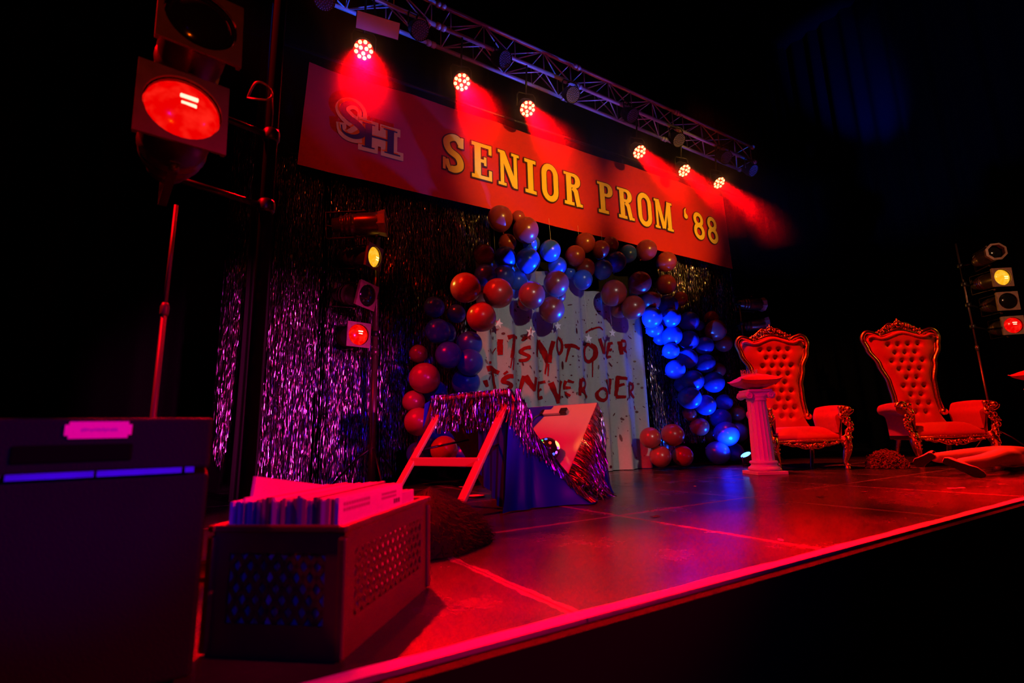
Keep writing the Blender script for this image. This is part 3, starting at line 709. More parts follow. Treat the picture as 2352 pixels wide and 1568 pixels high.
# tower at the far right
boom_stand('tall light stand carrying the column of four par cans beyond the thrones', 8.93, 2.42, 3.0, True, .013, .011)
PT = (8.93, 2.42)
par_can('unlit par can with octagonal front, top of the column beyond the thrones', (8.62, 1.98, 2.66), azel(-140, -1), 'off', 'oct', PT, 'par cans in the column beyond the thrones', 0, .95)
par_can('glowing amber par can in the column beyond the thrones', (8.874, 2.008, 2.374), azel(-125, -3), 'yellow', 'square', PT, 'par cans in the column beyond the thrones', 0, 1.0, 120)
par_can('unlit square-framed par can in the column beyond the thrones', (9.02, 2.04, 2.075), azel(-132, -3), 'off', 'square', PT, 'par cans in the column beyond the thrones')
par_can('glowing red par can at the bottom of the column beyond the thrones', (9.20, 2.08, 1.77), azel(-137, -3), 'red', 'square', PT, 'par cans in the column beyond the thrones')

# blue up-lights at the feet of the arch
LBL = mat('lit_blue_led', (.1, .3, 1), .3, emit=(.05, .25, 1.0), estr=6)
def uplight(label, loc, target, watts, deg):
    t = thing('floor_uplight', label, 'stage light', loc, 0, 'blue floor up-lights at the arch')
    d = (Vector(target) - Vector(loc)).normalized(); M = frame_of(d)
    for nm, mb, m in (('can', MB().lathe([(.075, .01), (.08, 0), (.075, -.08), (.05, -.13), (0.0005, -.13)], 20, caps=False), BLACKM), ('lens', MB().lathe([(0, .006), (.07, .004)], 20, caps=False), LBL)):
        o = mb.build(nm, m, t); o.matrix_local = M
    MB().tube([(.085, 0, -.02), (.085, 0, -loc[2] + .01), (-.085, 0, -loc[2] + .01), (-.085, 0, -.02)], .008, 6).build('bracket', BLACKM, t)
    spot('uplight_beam', Vector(loc) + d * .03, target, (0.0, .09, 1.0), watts, deg, .7, .05)
    return t
uplight('small blue up-light on the floor at the balloons on the arch foot', (6.42, 4.36, .15), (4.7, 4.65, 2.9), 900, 30)
uplight('small blue up-light on the floor just behind the fluted column base', (5.80, 3.72, .15), (3.38, 4.62, 2.42), 3600, 19)
uplight('small blue up-light on the floor hidden behind the collapsed table', (3.3, 4.6, .15), (5.5, 4.5, 1.85), 1500, 31)
spot('uplight_spill', (6.40, 4.40, .22), (6.25, 4.85, 1.0), (0.0, .09, 1.0), 90, 140, 1.0, .05)

# ------------------------------------------------------------------ balloon arch
def latex(name, col, sss=0.0):
    m, t, p = nt(name)
    p.inputs['Base Color'].default_value = (*col, 1); p.inputs['Roughness'].default_value = .28
    p.inputs['Subsurface Weight'].default_value = 0.0
    p.inputs['Coat Weight'].default_value = .25; p.inputs['Coat Roughness'].default_value = .2
    return m
BLUEB = latex('blue_latex', (.03, .10, .75)); REDB = latex('pearl_red_latex', (.30, .035, .045))
def balloon_mesh(m):
    prof = []
    for k in range(19):
        a = pi * k / 18
        r = sin(a); z = -cos(a)
        if z < 0: r *= 1 - .10 * z * z; z *= 1.10
        prof.append((max(r, .0001), z))
    prof = [(.05, -1.22), (.075, -1.20), (.03, -1.13), (.035, -1.11)] + prof[1:]
    return MB().lathe(prof, 26)
BAL = [(2.896,4.89,3.087,0.159,'R'),(3.269,5.058,3.252,0.087,'R'),(3.169,4.75,2.938,0.162,'R'),(3.075,5.03,2.857,0.117,'R'),(3.386,4.96,2.883,0.114,'B'),(2.966,4.913,2.604,0.14,'B'),(3.232,4.82,2.582,0.157,'B'),(3.609,4.867,2.794,0.14,'B'),(2.703,4.96,2.609,0.131,'R'),(2.929,4.888,2.36,0.138,'B'),(2.692,4.921,2.348,0.132,'B'),(3.156,4.948,2.352,0.124,'B'),(2.245,4.54,2.026,0.164,'R'),(2.637,4.54,2.017,0.169,'R'),(2.405,4.498,1.717,0.16,'R'),(3.17,4.671,2.101,0.162,'R'),(3.232,4.899,2.078,0.105,'R'),(3.593,4.75,2.325,0.163,'R'),(3.508,4.75,1.983,0.161,'R'),(3.764,4.918,2.227,0.085,'R'),(3.769,4.941,2.636,0.126,'B'),(4.045,5.03,2.615,0.077,'B'),(4.008,4.862,2.794,0.137,'R'),(4.264,4.946,3.05,0.142,'R'),(4.512,4.918,2.989,0.128,'R'),(4.801,5.03,3.147,0.125,'R'),(4.256,4.967,2.691,0.141,'R'),(4.485,4.87,2.681,0.137,'B'),(4.139,4.888,2.494,0.134,'B'),(4.815,4.946,2.871,0.147,'B'),(5.141,5.03,3.072,0.136,'B'),(4.545,4.75,2.328,0.178,'R'),(5.044,4.75,2.536,0.164,'R'),(4.783,4.656,2.133,0.163,'R'),(4.803,4.915,2.181,0.136,'R'),(5.315,4.834,2.326,0.147,'R'),(5.76,4.862,2.999,0.154,'R'),(5.337,4.848,3.103,0.155,'R'),(5.769,4.918,2.66,0.154,'R'),(6.114,4.96,2.489,0.116,'R'),(5.723,4.874,2.326,0.152,'B'),(5.258,4.775,2.071,0.145,'B'),(5.639,4.771,2.101,0.143,'B'),(6.146,4.862,2.122,0.149,'B'),(5.424,4.893,1.943,0.125,'B'),(5.713,4.842,1.86,0.149,'B'),(5.704,5.055,1.849,0.097,'B'),(5.645,4.826,1.632,0.121,'B'),(6.105,4.862,1.829,0.145,'B'),(6.468,4.876,1.773,0.139,'B'),(5.994,4.834,1.541,0.15,'B'),(6.47,4.89,1.501,0.147,'B'),(6.659,4.792,2.013,0.165,'R'),(6.794,4.946,2.258,0.111,'R'),(6.994,4.918,1.854,0.139,'R'),(5.71,4.834,1.364,0.142,'B'),(6.011,4.787,1.21,0.156,'B'),(6.538,4.834,1.209,0.161,'B'),(6.091,5.027,1.181,0.137,'B'),(6.862,4.974,1.427,0.118,'R'),(6.55,5.002,2.12,0.084,'B'),(5.888,4.772,0.959,0.164,'B'),(6.254,4.806,0.862,0.153,'B'),(6.813,4.89,0.916,0.127,'B'),(6.672,4.876,0.663,0.157,'B'),(6.085,4.96,0.734,0.097,'R'),(6.191,4.89,0.554,0.135,'R'),(6.543,4.715,0.44,0.182,'B'),(6.59,4.982,0.403,0.125,'R'),(6.389,4.778,0.137,0.171,'B'),(6.806,4.806,0.168,0.144,'B'),(7.054,4.876,0.459,0.154,'B'),(7.112,4.89,0.748,0.119,'R'),(4.985,4.722,0.421,0.14,'R'),(5.448,4.75,0.446,0.154,'R'),(5.096,4.68,0.18,0.142,'R'),(5.552,4.708,0.166,0.144,'R'),(2.126,4.71,1.331,0.144,'B'),(2.062,4.847,1.606,0.138,'B'),(1.877,4.918,1.361,0.099,'R'),(1.891,4.778,1.089,0.162,'R'),(2.343,4.974,1.856,0.107,'B'),(2.435,4.84,1.491,0.148,'B'),(2.373,4.712,1.267,0.148,'B'),(2.413,4.891,1.074,0.16,'B'),(2.064,4.946,1.893,0.118,'B'),(1.815,4.877,0.858,0.118,'R'),(1.824,4.763,0.652,0.144,'R'),(2.089,4.829,0.8,0.147,'R'),(2.065,4.688,0.374,0.14,'R'),(1.982,4.879,0.463,0.122,'B'),(2.187,4.907,0.579,0.135,'B'),(1.941,5.05,0.333,0.133,'B'),(2.511,4.988,0.837,0.153,'B'),(2.392,4.918,0.303,0.137,'B'),(2.219,5.031,1.632,0.135,'B'),(2.105,5.004,0.973,0.129,'B')]
arch = []
for i, (x, y, z, r, c) in enumerate(BAL):
    arch.append(dict(x=x, y=y, z=max(z, r * 1.02), r=r * .97, c=c, i=i))
def zone(b):
    if b['i'] in CLU: return 'cluster'
    a = math.degrees(atan2(b['z'] - .9, b['x'] - 4.5))
    if a > 128 or (a < -90): return 'left'
    if a < 50: return 'right'
    return 'crown'
CLU = set([73, 74, 75, 76])
zs = {}
for b in arch: b['zone'] = zone(b); zs.setdefault((b['zone'], b['c']), []).append(b)
meshes = {}
for (zn, c), L in zs.items():
    L.sort(key=lambda b: b['x'] if zn in ('crown', 'cluster') else b['z'])
    for k, b in enumerate(L):
        cn = 'red' if c == 'R' else 'blue'
        nth = NTH[k] if k < 20 else '%dst' % (k + 1) if k == 20 else '%dth' % (k + 1)
        if zn == 'crown': lb = '%s balloon in the crown of the arch, %s %s one counted from the left' % (cn, nth, cn)
        elif zn == 'cluster': lb = 'dark red balloon by the curtain foot, %s of the cluster of four from left' % nth
        else: lb = '%s balloon on the arch\'s %s leg, %s %s one from the floor' % (cn, zn, nth, cn)
        if c not in meshes:
            o = balloon_mesh(0).build('balloon', REDB if c == 'R' else BLUEB); meshes[c] = o
        else:
            o = meshes[c].copy(); COL.objects.link(o)
        o.location = (b['x'], b['y'], b['z']); o.scale = (b['r'],) * 3
        inn = Vector((4.5 - b['x'], .5, .9 - b['z'])) if zn != 'cluster' else Vector((0, .6, .2))
        o.rotation_euler = Vector((-inn.x + random.uniform(-.6, .6), -inn.y * 2, -inn.z + random.uniform(-.6, .6))).to_track_quat('Z', 'Y').to_euler()
        tag(o, lb, 'balloon', {'left': 'balloons on the left leg of the arch', 'right': 'balloons on the right leg of the arch', 'crown': 'balloons in the crown of the arch', 'cluster': 'cluster of four red balloons on the floor'}[zn])

# ------------------------------------------------------------------ collapsed folding table
A0 = Vector((2.384, 3.203, .066)); S_ = Vector((-.350, .937, 0)); Lr = Vector((.937, .350, 0)); U_ = Vector((0, 0, 1))
A1, A2, TL, TW = .89, .816, .94, .76
m1 = -Lr * cos(A1) + U_ * sin(A1); n1 = Lr * sin(A1) + U_ * cos(A1)
m2 = Lr * cos(A2) + U_ * sin(A2); n2 = -Lr * sin(A2) + U_ * cos(A2)
tb = thing('folding_table', 'folding table snapped in the middle, its two halves standing in a V', 'table', (A0.x, A0.y, 0))
O_ = Vector((A0.x, A0.y, 0))
TOPM = mat('pale_table_plastic', (.40, .32, .24), .22, bump=.5, bscale=5, noise=.06)
LEGM = mat('pale_painted_steel', (.46, .34, .07), .5)
def rotm(a, b, c): return Matrix((a, b, c)).transposed()
MB().box(A0 + S_ * TW / 2 + m1 * (TL / 2 + .02) - n1 * .022 - O_, (TL, TW, .04), rotm(m1, S_, n1), bev=.012).build('tabletop_half', TOPM, tb)
MB().box(A0 + S_ * TW / 2 + m2 * (TL / 2 + .02) - n2 * .022 - O_, (TL, TW, .04), rotm(m2, S_, n2), bev=.012).build('tabletop_half', TOPM, tb)
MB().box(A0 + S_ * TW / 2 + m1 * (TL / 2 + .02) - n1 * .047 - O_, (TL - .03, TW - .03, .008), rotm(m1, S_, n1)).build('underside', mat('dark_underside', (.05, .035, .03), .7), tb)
def bar(mb, p, q, w, th, wdir):
    p = Vector(p); q = Vector(q); d = (q - p).normalized(); wd = (Vector(wdir) - d * d.dot(Vector(wdir))).normalized(); t = d.cross(wd)
    return mb.box((p + q) / 2, ((q - p).length, w, th), rotm(d, wd, t), bev=.006)
feet = []
for so in (.05, .70):
    P = A0 + m1 * .87 + S_ * so - n1 * .045; F = P - Lr * .53; F.z = .012
    bar(MB(), P - O_, F - O_, .066, .024, S_).build('leg', LEGM, tb); feet.append((P, F))
c0 = feet[0][0].lerp(feet[0][1], .56); c1 = feet[1][0].lerp(feet[1][1], .56)
bar(MB(), c0 - O_, c1 - O_, .06, .02, U_).build('crossbar', LEGM, tb)
for so in (.06, .70):
    P = A0 + m2 * .80 + S_ * so - n2 * .05; F = P + Lr * .10; F.z = .012
    bar(MB(), P - O_, F - O_, .05, .024, S_).build('leg', LEGM, tb)
for so in (.16, .60):
    MB().tube([A0 + m1 * .55 + S_ * so - n1 * .045 - O_, feet[0 if so < .3 else 1][0].lerp(feet[0 if so < .3 else 1][1], .45) - O_], .008, 6).build('brace', BLACKM, tb)

SATIN = mat('blue_satin', (.002, .008, .34), .45, bump=.2, bscale=9)
LN = A0 + m1 * TL; RN = A0 + m2 * TL; HN = A0.copy()
LF = LN + S_ * TW; RF = RN + S_ * TW
def edge_pt(u):
    return LN.lerp(HN, u * 2) if u < .5 else HN.lerp(RN, u * 2 - 1)
def drape_fn(u, v):
    u2 = .005 + .995 * u
    e = edge_pt(u2) + U_ * .005
    out = .02 + .10 * sin(pi * u2) + .20 * exp(-((u2 - .36) / .15) ** 2) + .09 * exp(-((u2 - .75) / .2) ** 2)
    left = max(0, 1 - u2 / .24)
    b = Vector((e.x, e.y, 0)) - S_ * out - Lr * (.20 * left ** 1.5) + Lr * (.02 * sin(u * 30))
    fold = (.022 * sin(u2 * 40 + 2 * v + 3 * sin(u2 * 9)) + .035 * sin(u2 * 15 + 1)) * v ** 1.2
    zz = e.z * (1 - v) + .006 * v
    k = v ** .7 + .10 * max(0, (v - .85) / .15) ** 2
    p = Vector((e.x + (b.x - e.x) * k, e.y + (b.y - e.y) * k, zz)) - S_ * (.003 + .010 * min(1, v * 6) + abs(fold)) - Lr * (fold * .5)
    return p - O_
cl = thing('tablecloth', 'dark blue satin tablecloth sagging off the collapsed folding table', 'tablecloth', (A0.x, A0.y, 0))
MB().grid(drape_fn, 110, 18).build('front_drape', SATIN, cl)
def end_fn(u, v):
    e = RN.lerp(RF, u) + Lr * .006 + U_ * .006
    out = .06 + .05 * sin(u * 6) + .02 * sin(u * 25)
    p = e + Lr * (out * v ** .6) - S_ * (.05 * v * (1 - u)); p.z = e.z * (1 - v) + .006 * v
    return p - O_
MB().grid(end_fn, 50, 14).build('end_drape', SATIN, cl)
def lip_fn(a, b, q, wid):   # strip of cloth folded over the table edge
    return lambda u, v: a.lerp(b, u) + q * (wid * v * (1 + .25 * sin(u * 21))) + U_ * (.006 + .003 * sin(u * 30)) - O_
MB().grid(lip_fn(LN, LF, -m1, .05), 30, 3).build('edge_fold', SATIN, cl)
MB().grid(lip_fn(LF + n1 * .004, LF + n1 * .004 - m1 * .5, S_, .06), 20, 3).build('edge_fold', SATIN, cl)
MB().grid(lambda u, v: RF + n2 * (.006 + .003 * sin(u * 12)) - S_ * (.30 * u * (1 - .6 * v)) - m2 * (.42 * v) - O_, 16, 12).build('corner_fold', SATIN, cl)
def side_fn(u, v):
    e = LN.lerp(LF, .42 * u) - m1 * .01 - n1 * .0
    k = v ** .8; out = .03 + .05 * (1 - u)
    p = e - Lr * (out * k + (.02 * sin(u * 26) + .012 * sin(u * 9)) * v) + Lr * (.05 * v * u); p.z = e.z * (1 - v) + (.006 + .22 * u * u) * v
    return p - O_
MB().grid(side_fn, 40, 14).build('side_drape', SATIN, cl)
def cap_fn(u, v):
    e = LF.lerp(LN, u)
    p = e - m1 * 0 + U_ * .012 - Lr * (.01 + .02 * v) ; p.z -= .05 * v
    return p - O_
MB().grid(cap_fn, 30, 3).build('edge_fold', SATIN, cl)
MB().grid(lambda u, v: LF + S_ * (.02 + .02 * u) - Lr * (.10 * v) - U_ * (.20 * v * u + .05 * v) - O_, 8, 8).build('hanging_corner', SATIN, cl)
frg = MB(); frng = random.Random(4)
def fringe(a, b, n, ln, off, rag=.05):
    for i in range(n):
        e = a.lerp(b, frng.random()) + off * frng.uniform(.6, 1.3) + U_ * .012
        z0 = max(.02, e.z - ln * frng.uniform(.75, 1.1))
        if e.z - z0 < .03: continue
        foil_strand(frg, e.x - O_.x, e.y - O_.y, e.z, z0, (.0028), .026, .015, (frng.gauss(0, .02), frng.gauss(0, .02)), frng)
def drape_fringe(u0, u1, n, ln):
    for i in range(n):
        u = frng.uniform(u0, u1); eh = edge_pt(.08 + .92 * u).z + .01; ve = min(.97, ln * frng.uniform(.7, 1.1) / max(eh, .06)); m_ = max(3, int(ve * eh / .026) + 2); a = frng.uniform(0, 6.28); ls = frng.gauss(0, .012)
        vs = []; w = .0028; lift = frng.uniform(.004, .03)
        for k in range(m_ + 1):
            v = ve * k / m_; p = drape_fn(u + ls * k / m_, v) - S_ * (lift * (.05 + .95 * min(1, 3 * k / m_))) + U_ * .003; a += frng.gauss(.2, .6)
            q = Lr * (w * cos(a)) - S_ * (w * .8 * sin(a)); vs += [p - q, p + q]
        o = len(frg.v); frg.v.extend([tuple(x) for x in vs]); h0 = frng.choice(HUES)
        for k in range(m_):
            h = h0 if frng.random() < .6 else frng.choice(HUES); kk = frng.choice((.2, .4, .7, 1.0, 1.0))  # fringe sparkle likewise painted as facet brightness
            frg.f.append([o + 2 * k, o + 2 * k + 1, o + 2 * k + 3, o + 2 * k + 2]); frg.sm.append(False); frg.c.append((h[0] * kk, h[1] * kk, h[2] * kk))
drape_fringe(0, .50, 950, .20); drape_fringe(.46, 1.0, 1100, .36)
fringe(LN, LF, 480, .27, -Lr * .035); fringe(LN, LN.lerp(HN, .22), 200, .33, -S_ * .05)
for i in range(700):
    e = HN + Lr * frng.gauss(.03, .09) - S_ * abs(frng.gauss(.12, .07)); zt = .03 + frng.random() * .10
    foil_strand(frg, e.x - O_.x, e.y - O_.y, zt, (.015), .0035, .02, .02, (frng.gauss(0, .06), frng.gauss(0, .06)), frng)
fo = frg.build('foil_fringe', FOIL, None, O_, colors=True)
tag(fo, 'shimmering foil fringe hanging along the edges of the collapsed table', 'fringe', None, 'stuff')

# things slid into the V of the table
mc = A0 + S_ * .22 + Lr * .155 + U_ * .30
mbt = thing('disco_light', 'round disco light with glowing coloured lens dots inside the collapsed table', 'party light', mc)
MB().ball((0, 0, 0), .100, 28, 18).build('dark_dome', mat('dark_dome_plastic', (.02, .012, .012), .15), mbt)
dz = (Vector((0, 0, .47)) - mc).normalized(); dM = frame_of((dz + Vector((.25, 0, .1))).normalized())
DOT = {'amber': (1, .42, .04), 'white': (.8, .75, 1), 'blue': (.05, .12, 1), 'green': (.05, 1, .15), 'red': (1, .05, .02), 'violet': (.5, .1, 1)}
for kx, (ax_, el_, cn_) in enumerate([(-48, 42, 'green'), (-38, 26, 'amber'), (-52, 6, 'white'), (-22, 2, 'blue'), (-36, -22, 'amber'), (-8, -20, 'amber'), (18, -28, 'blue'), (34, -20, 'violet'), (-20, -44, 'amber'), (10, -50, 'amber'), (-60, -30, 'red'), (2, 26, 'red'), (-20, 52, 'blue'), (46, 2, 'violet')]):
    a_, e_ = radians(ax_), radians(el_); nd = dM.to_3x3() @ Vector((sin(a_) * cos(e_), sin(e_), cos(a_) * cos(e_)))
    o = MB().lathe([(.0135, -.003), (.012, .003), (.006, .006), (0, .007)], 12).build('lens', mat('lit_%s_dot' % cn_, [c * .3 for c in DOT[cn_]], .3, emit=DOT[cn_], estr=1.6), mbt)
    o.matrix_local = Matrix.Translation(nd * .0995) @ frame_of(nd)
nb = dM.to_3x3() @ Vector((.80, .32, .5)).normalized()
o = MB().lathe([(.040, -.012), (.036, .004), (.018, .012), (0, .014)], 20).build('warm_lens', mat('lit_warm_lens', (.6, .5, .3), .3, emit=(1, .50, .14), estr=1.8), mbt); o.matrix_local = Matrix.Translation(nb * .092) @ frame_of(nb)
MB().lathe([(.06, -.118), (.07, -.11), (.07, -.085), (.05, -.07)], 20).build('base', BLACKM, mbt)
spot('disco_glow', mc + nb * .12, mc + nb * .5, (1, .42, .10), 3, 120, .9, .03)
bxo = thing('card_box', 'flat open card box leaning in the V of the collapsed table', 'box', A0 + S_ * .42 + m2 * .27 + n2 * .035)
MB().box((0, 0, 0), (.34, .24, .05), rotm(m2, S_, n2)).build('tray', mat('pale_card', (.62, .50, .48), .6), bxo)
MB().box(n2 * .028 - S_ * .10, (.34, .02, .012), rotm(m2, S_, n2)).build('dark_edge', BLACKM, bxo)
sb = thing('strip_fitting', 'small dark-ended strip fitting stuck on the raised half of the table', 'fitting', A0 + S_ * .40 + m2 * .84 + n2 * .02)
MB().box((0, 0, 0), (.055, .27, .03), rotm(m2, S_, n2), bev=.006).build('strip', TOPM, sb)
MB().box(-S_ * .10 + n2 * .006, (.058, .07, .036), rotm(m2, S_, n2), bev=.006).build('dark_block', BLACKM, sb)
MB().box(S_ * .13 + n2 * .004, (.058, .03, .034), rotm(m2, S_, n2), bev=.006).build('dark_block', BLACKM, sb)
MB().tube([S_ * .13, S_ * .2 - m2 * .05, S_ * .22 - m2 * .16, S_ * .24 - m2 * .30], .006, 6).build('cable', BLACKM, sb)

# ------------------------------------------------------------------ record crate
cr = thing('record_crate', 'plastic milk crate full of record sleeves at the stage edge', 'crate', (.295, 1.228, .0), radians(48.5))
CW, CDp, CH = .55, .335, .285
PLAS = mat('crate_plastic', (.075, .018, .014), .5, noise=.25, nscale=6)
def lattice(mb, w, h, f3, hole=(.055, .05, .075)):
    # border frame then diagonal bars between (x0..x1, z0..z1)
    th = .005
    def slab(x0, x1, z0, z1, t=th): f3(mb, (x0 + x1) / 2, (z0 + z1) / 2, x1 - x0, z1 - z0, 0, t)
    b0, zt, zb = hole
    slab(0, b0, 0, h); slab(w - b0, w, 0, h); slab(b0, w - b0, h - zt, h); slab(b0, w - b0, 0, zb)
    W_, H_ = w - 2 * b0, h - zt - zb; sp = .034
    for sg in (1, -1):
        c = -H_
        while c < W_ + H_:
            pts = []
            # line x = c + sg-dir * z
            for z in (0, H_):
                pass
            xa, xb = (c, c + H_ * .7) if sg > 0 else (c + H_ * .7, c)
            za, zb2 = 0.0, H_
            def clip(xa, za, xb, zb_):
                t0, t1 = 0.0, 1.0; dx = xb - xa
                if abs(dx) > 1e-9:
                    ta, tb_ = (0 - xa) / dx, (W_ - xa) / dx
                    if ta > tb_: ta, tb_ = tb_, ta
                    t0, t1 = max(t0, ta), min(t1, tb_)
                if t1 - t0 < .02: return None
                return xa + dx * t0, za + (zb_ - za) * t0, xa + dx * t1, za + (zb_ - za) * t1
            q = clip(xa, za, xb, zb2)
            if q:
                L = sqrt((q[2] - q[0]) ** 2 + (q[3] - q[1]) ** 2); an = atan2(q[3] - q[1], q[2] - q[0])
                f3(mb, b0 + (q[0] + q[2]) / 2, zb + (q[1] + q[3]) / 2, L, .011, an, .004)
            c += sp
def face_y(y0): return lambda mb, x, z, w, h, an, t: mb.box((x, y0, z), (w, t, h), Matrix.Rotation(-an, 3, 'Y'))
def face_x(x0): return lambda mb, y, z, w, h, an, t: mb.box((x0, y, z), (t, w, h), Matrix.Rotation(an, 3, 'X'))
for y in (.0025, CDp - .0025):
    mb = MB(); lattice(mb, CW, CH - .012, face_y(y)); mb.build('side_grid', PLAS, cr)
for x in (.0025, CW - .0025):
    mb = MB(); lattice(mb, CDp, CH - .012, face_x(x), (.045, .05, .07)); mb.build('end_grid', PLAS, cr)
MB().box((CW / 2, CDp / 2, .006), (CW - .01, CDp - .01, .008)).build('base', PLAS, cr)
mb = MB()
for c_, d_ in (((CW / 2, 0, CH - .008), (CW + .024, .018, .016)), ((CW / 2, CDp, CH - .008), (CW + .024, .018, .016)), ((0, CDp / 2, CH - .008), (.018, CDp + .024, .016)), ((CW, CDp / 2, CH - .008), (.018, CDp + .024, .016))): mb.box(c_, d_, bev=.004)
mb.build('rim', PLAS, cr)
for x, y in ((0, 0), (CW, 0), (0, CDp), (CW, CDp)): MB().box((x, y, CH / 2 - .01), (.022, .022, CH - .03), bev=.006).build('corner_post', PLAS, cr)
# sleeves: each one a thing
MC = Matrix.Translation((.295, 1.228, 0)) @ Matrix.Rotation(radians(48.5), 4, 'Z')
SLC = [(.75, .68, .70), (.10, .12, .45), (.55, .48, .62), (.30, .25, .5), (.42, .16, .25), (.07, .07, .09), (.62, .55, .58), (.25, .06, .12), (.35, .30, .36), (.14, .10, .3)]
SLM = [mat('sleeve_card_%s' % 'abcdefghij'[k], c, .6, noise=.15, nscale=9) for k, c in enumerate(SLC)]
SPN = ['white', 'navy', 'lilac', 'violet', 'maroon', 'black', 'cream', 'dark red', 'grey', 'indigo']
EDGE = mat('paper_edge', (.62, .52, .50), .8)
y = .030; k = 0
order = [0, 5, 4, 2, 7, 5, 8, 4, 1, 9, 7, 8, 4, 7, 6, 0, 5, 4, 7, 8, 5, 1, 3, 9, 2, 3, 5, 2, 8, 1, 9]
while y < .305:
    th = random.uniform(.0055, .0125); ci = order[k % len(order)]
    x0 = .018 + random.uniform(-.004, .008); hz = random.uniform(-.004, .006) - .004 * (k > 18); ln = .385
    m4 = MC @ Matrix.Translation((x0 + ln / 2, y + th / 2, .011)) @ Matrix.Rotation(random.uniform(-.012, .012), 4, 'Y')
    lb = 'white-fronted record sleeve at the near side of the crate, facing the stage' if k == 0 else '%s-spined record sleeve, %s behind the white-fronted one in the crate' % (SPN[ci], NTH[k - 1] if k <= 20 else '%dth' % k)
    o = thing('record_sleeve', lb, 'record', m4.to_translation(), 0, 'record sleeves in the crate'); o.rotation_euler = m4.to_euler()
    MB().box((0, 0, .165 + hz), (ln, th * .92, .33)).build('cover', SLM[ci], o)
    MB().box((.002, 0, .3305 + hz), (ln - .002, th * .5, .0015)).build('paper_edge', EDGE, o)
    if k == 0:
        INK = mat('faded_ink', (.30, .16, .22), .7); DINK = mat('dark_ink', (.05, .03, .05), .7)
        mb = MB()
        for r_ in range(2):
            for q in range(11): mb.box((-.165 + .013 * q, -th * .47, .312 - .013 * r_), (.009, .0008, .008))
        mb.build('faded_print', INK, o); mb = MB()
        for r_ in range(2):
            for q in range(8): mb.box((.05 + .013 * q, -th * .47, .312 - .011 * r_), (.009, .0008, .007))
        mb.build('faded_print', INK, o)
        mb = MB()
        for q in range(3): mb.box((.135 + .016 * q, -th * .47, .285), (.011, .0008, .013))
        mb.build('dark_squares', DINK, o)
    y += th + .0006; k += 1
for q in range(4):
    m4 = MC @ Matrix.Translation((.475, .045 + .018 * q, .011)) @ Matrix.Rotation(.04 * q - .05, 4, 'Z')
    o = thing('record_sleeve', ['cream', 'grey', 'white', 'maroon'][q] + ' small record sleeve at the far end of the crate, %s one in' % NTH[q], 'record', m4.to_translation(), 0, 'small record sleeves at the far end of the crate'); o.rotation_euler = m4.to_euler()
    MB().box((0, 0, .15), (.11, .007, .30)).build('cover', SLM[[6, 8, 0, 4][q]], o)
m4 = MC @ Matrix.Translation((.225, .312, .02)) @ Matrix.Rotation(radians(9), 4, 'Y')
o = thing('record_sleeve', 'record sleeve standing up askew at the back of the crate', 'record', m4.to_translation()); o.rotation_euler = m4.to_euler()
MB().box((0, 0, .18), (.36, .008, .33)).build('cover', SLM[6], o)

# black shaggy fur heap behind the crate
fr = random.Random(9); fh = MB()
def fur_fn(u, v):
    a = 2 * pi * u; r = (.26 - .2595 * v ** 1.5) * (1 + .12 * sin(a * 3 + 1)) ; z = .26 * v ** .8
    return (r * cos(a) * 1.1, r * sin(a) * .8, z + .004)
fh.grid(fur_fn, 36, 10, closeu=True)
for i in range(3200):
    u, v = fr.random(), fr.random() ** 1.2; p = Vector(fur_fn(u, v)); d = Vector((p.x, p.y, .05 - .10 * v)).normalized() + Vector((fr.gauss(0, .5), fr.gauss(0, .5), fr.gauss(0, .4))); d.normalize()
    sd = d.orthogonal().normalized() * .0022; L = fr.uniform(.015, .04)
    q = p + d * L + Vector((0, 0, -.01)); q.z = max(q.z, .003)
    fh.add([p - sd, p + sd, q], [(0, 1, 2)], False)
tag(fh.build('fur_wrap', mat('black_fur', (.0035, .002, .002), .7, spec=.2), None, (.90, 2.20, 0)), 'heap of black shaggy fur lying on the floor behind the crate', 'fur')

# ------------------------------------------------------------------ speaker cabinet, lower left
ap = thing('speaker_cabinet', 'big dark speaker cabinet with a pale name plate, cut off by the lower left corner', 'speaker', (-.33, 1.30, 0))
CAB = mat('black_vinyl', (.005, .005, .008), .7, spec=.15, bump=.35, bscale=260, noise=.25)
def cab_body(z0, z1, w, d, name, yo=0):
    MB().box((0, d / 2 + yo, (z0 + z1) / 2), (w, d, z1 - z0), bev=.008).build(name, CAB, ap)
cab_body(.424, .532, .70, .36, 'head_unit'); cab_body(.012, .414, .70, .36, 'cabinet', .004)
for sx in (-1, 1):
    for y_ in (.06, .30): MB().lathe([(.02, 0), (.024, .014)], 12, Matrix.Translation((sx * .28, y_, 0))).build('foot', BLACKM, ap)
pl_ = MB()
zc, hw, hh, nk = .508, .0525, .0165, .006
pl_.add([(x, yy, zc + z) for yy in (-.0045, -.0005) for x, z in ((-hw, -hh + nk), (-hw + nk, -hh + nk), (-hw + nk, -hh), (hw - nk, -hh), (hw - nk, -hh + nk), (hw, -hh + nk), (hw, hh - nk), (hw - nk, hh - nk), (hw - nk, hh), (-hw + nk, hh), (-hw + nk, hh - nk), (-hw, hh - nk))],
        [tuple(range(11, -1, -1))] + [tuple(range(12, 24))] + [(k, (k + 1) % 12, 12 + (k + 1) % 12, 12 + k) for k in range(12)], False)
o = pl_.build('name_plate', mat('pale_enamel', (.97, .5, .36), .4), ap); o.location = (.155, 0, 0); o['label'] = 'pale name plate with faint worn script'
mb = MB()
for q in range(16): mb.box((-.026 + .0036 * q, -.0049, .508 + random.uniform(-.001, .001)), (.0024, .0004, .0045 + random.uniform(-.0015, .002)))
mb.build('worn_script', mat('worn_ink', (.50, .16, .38), .6), o)
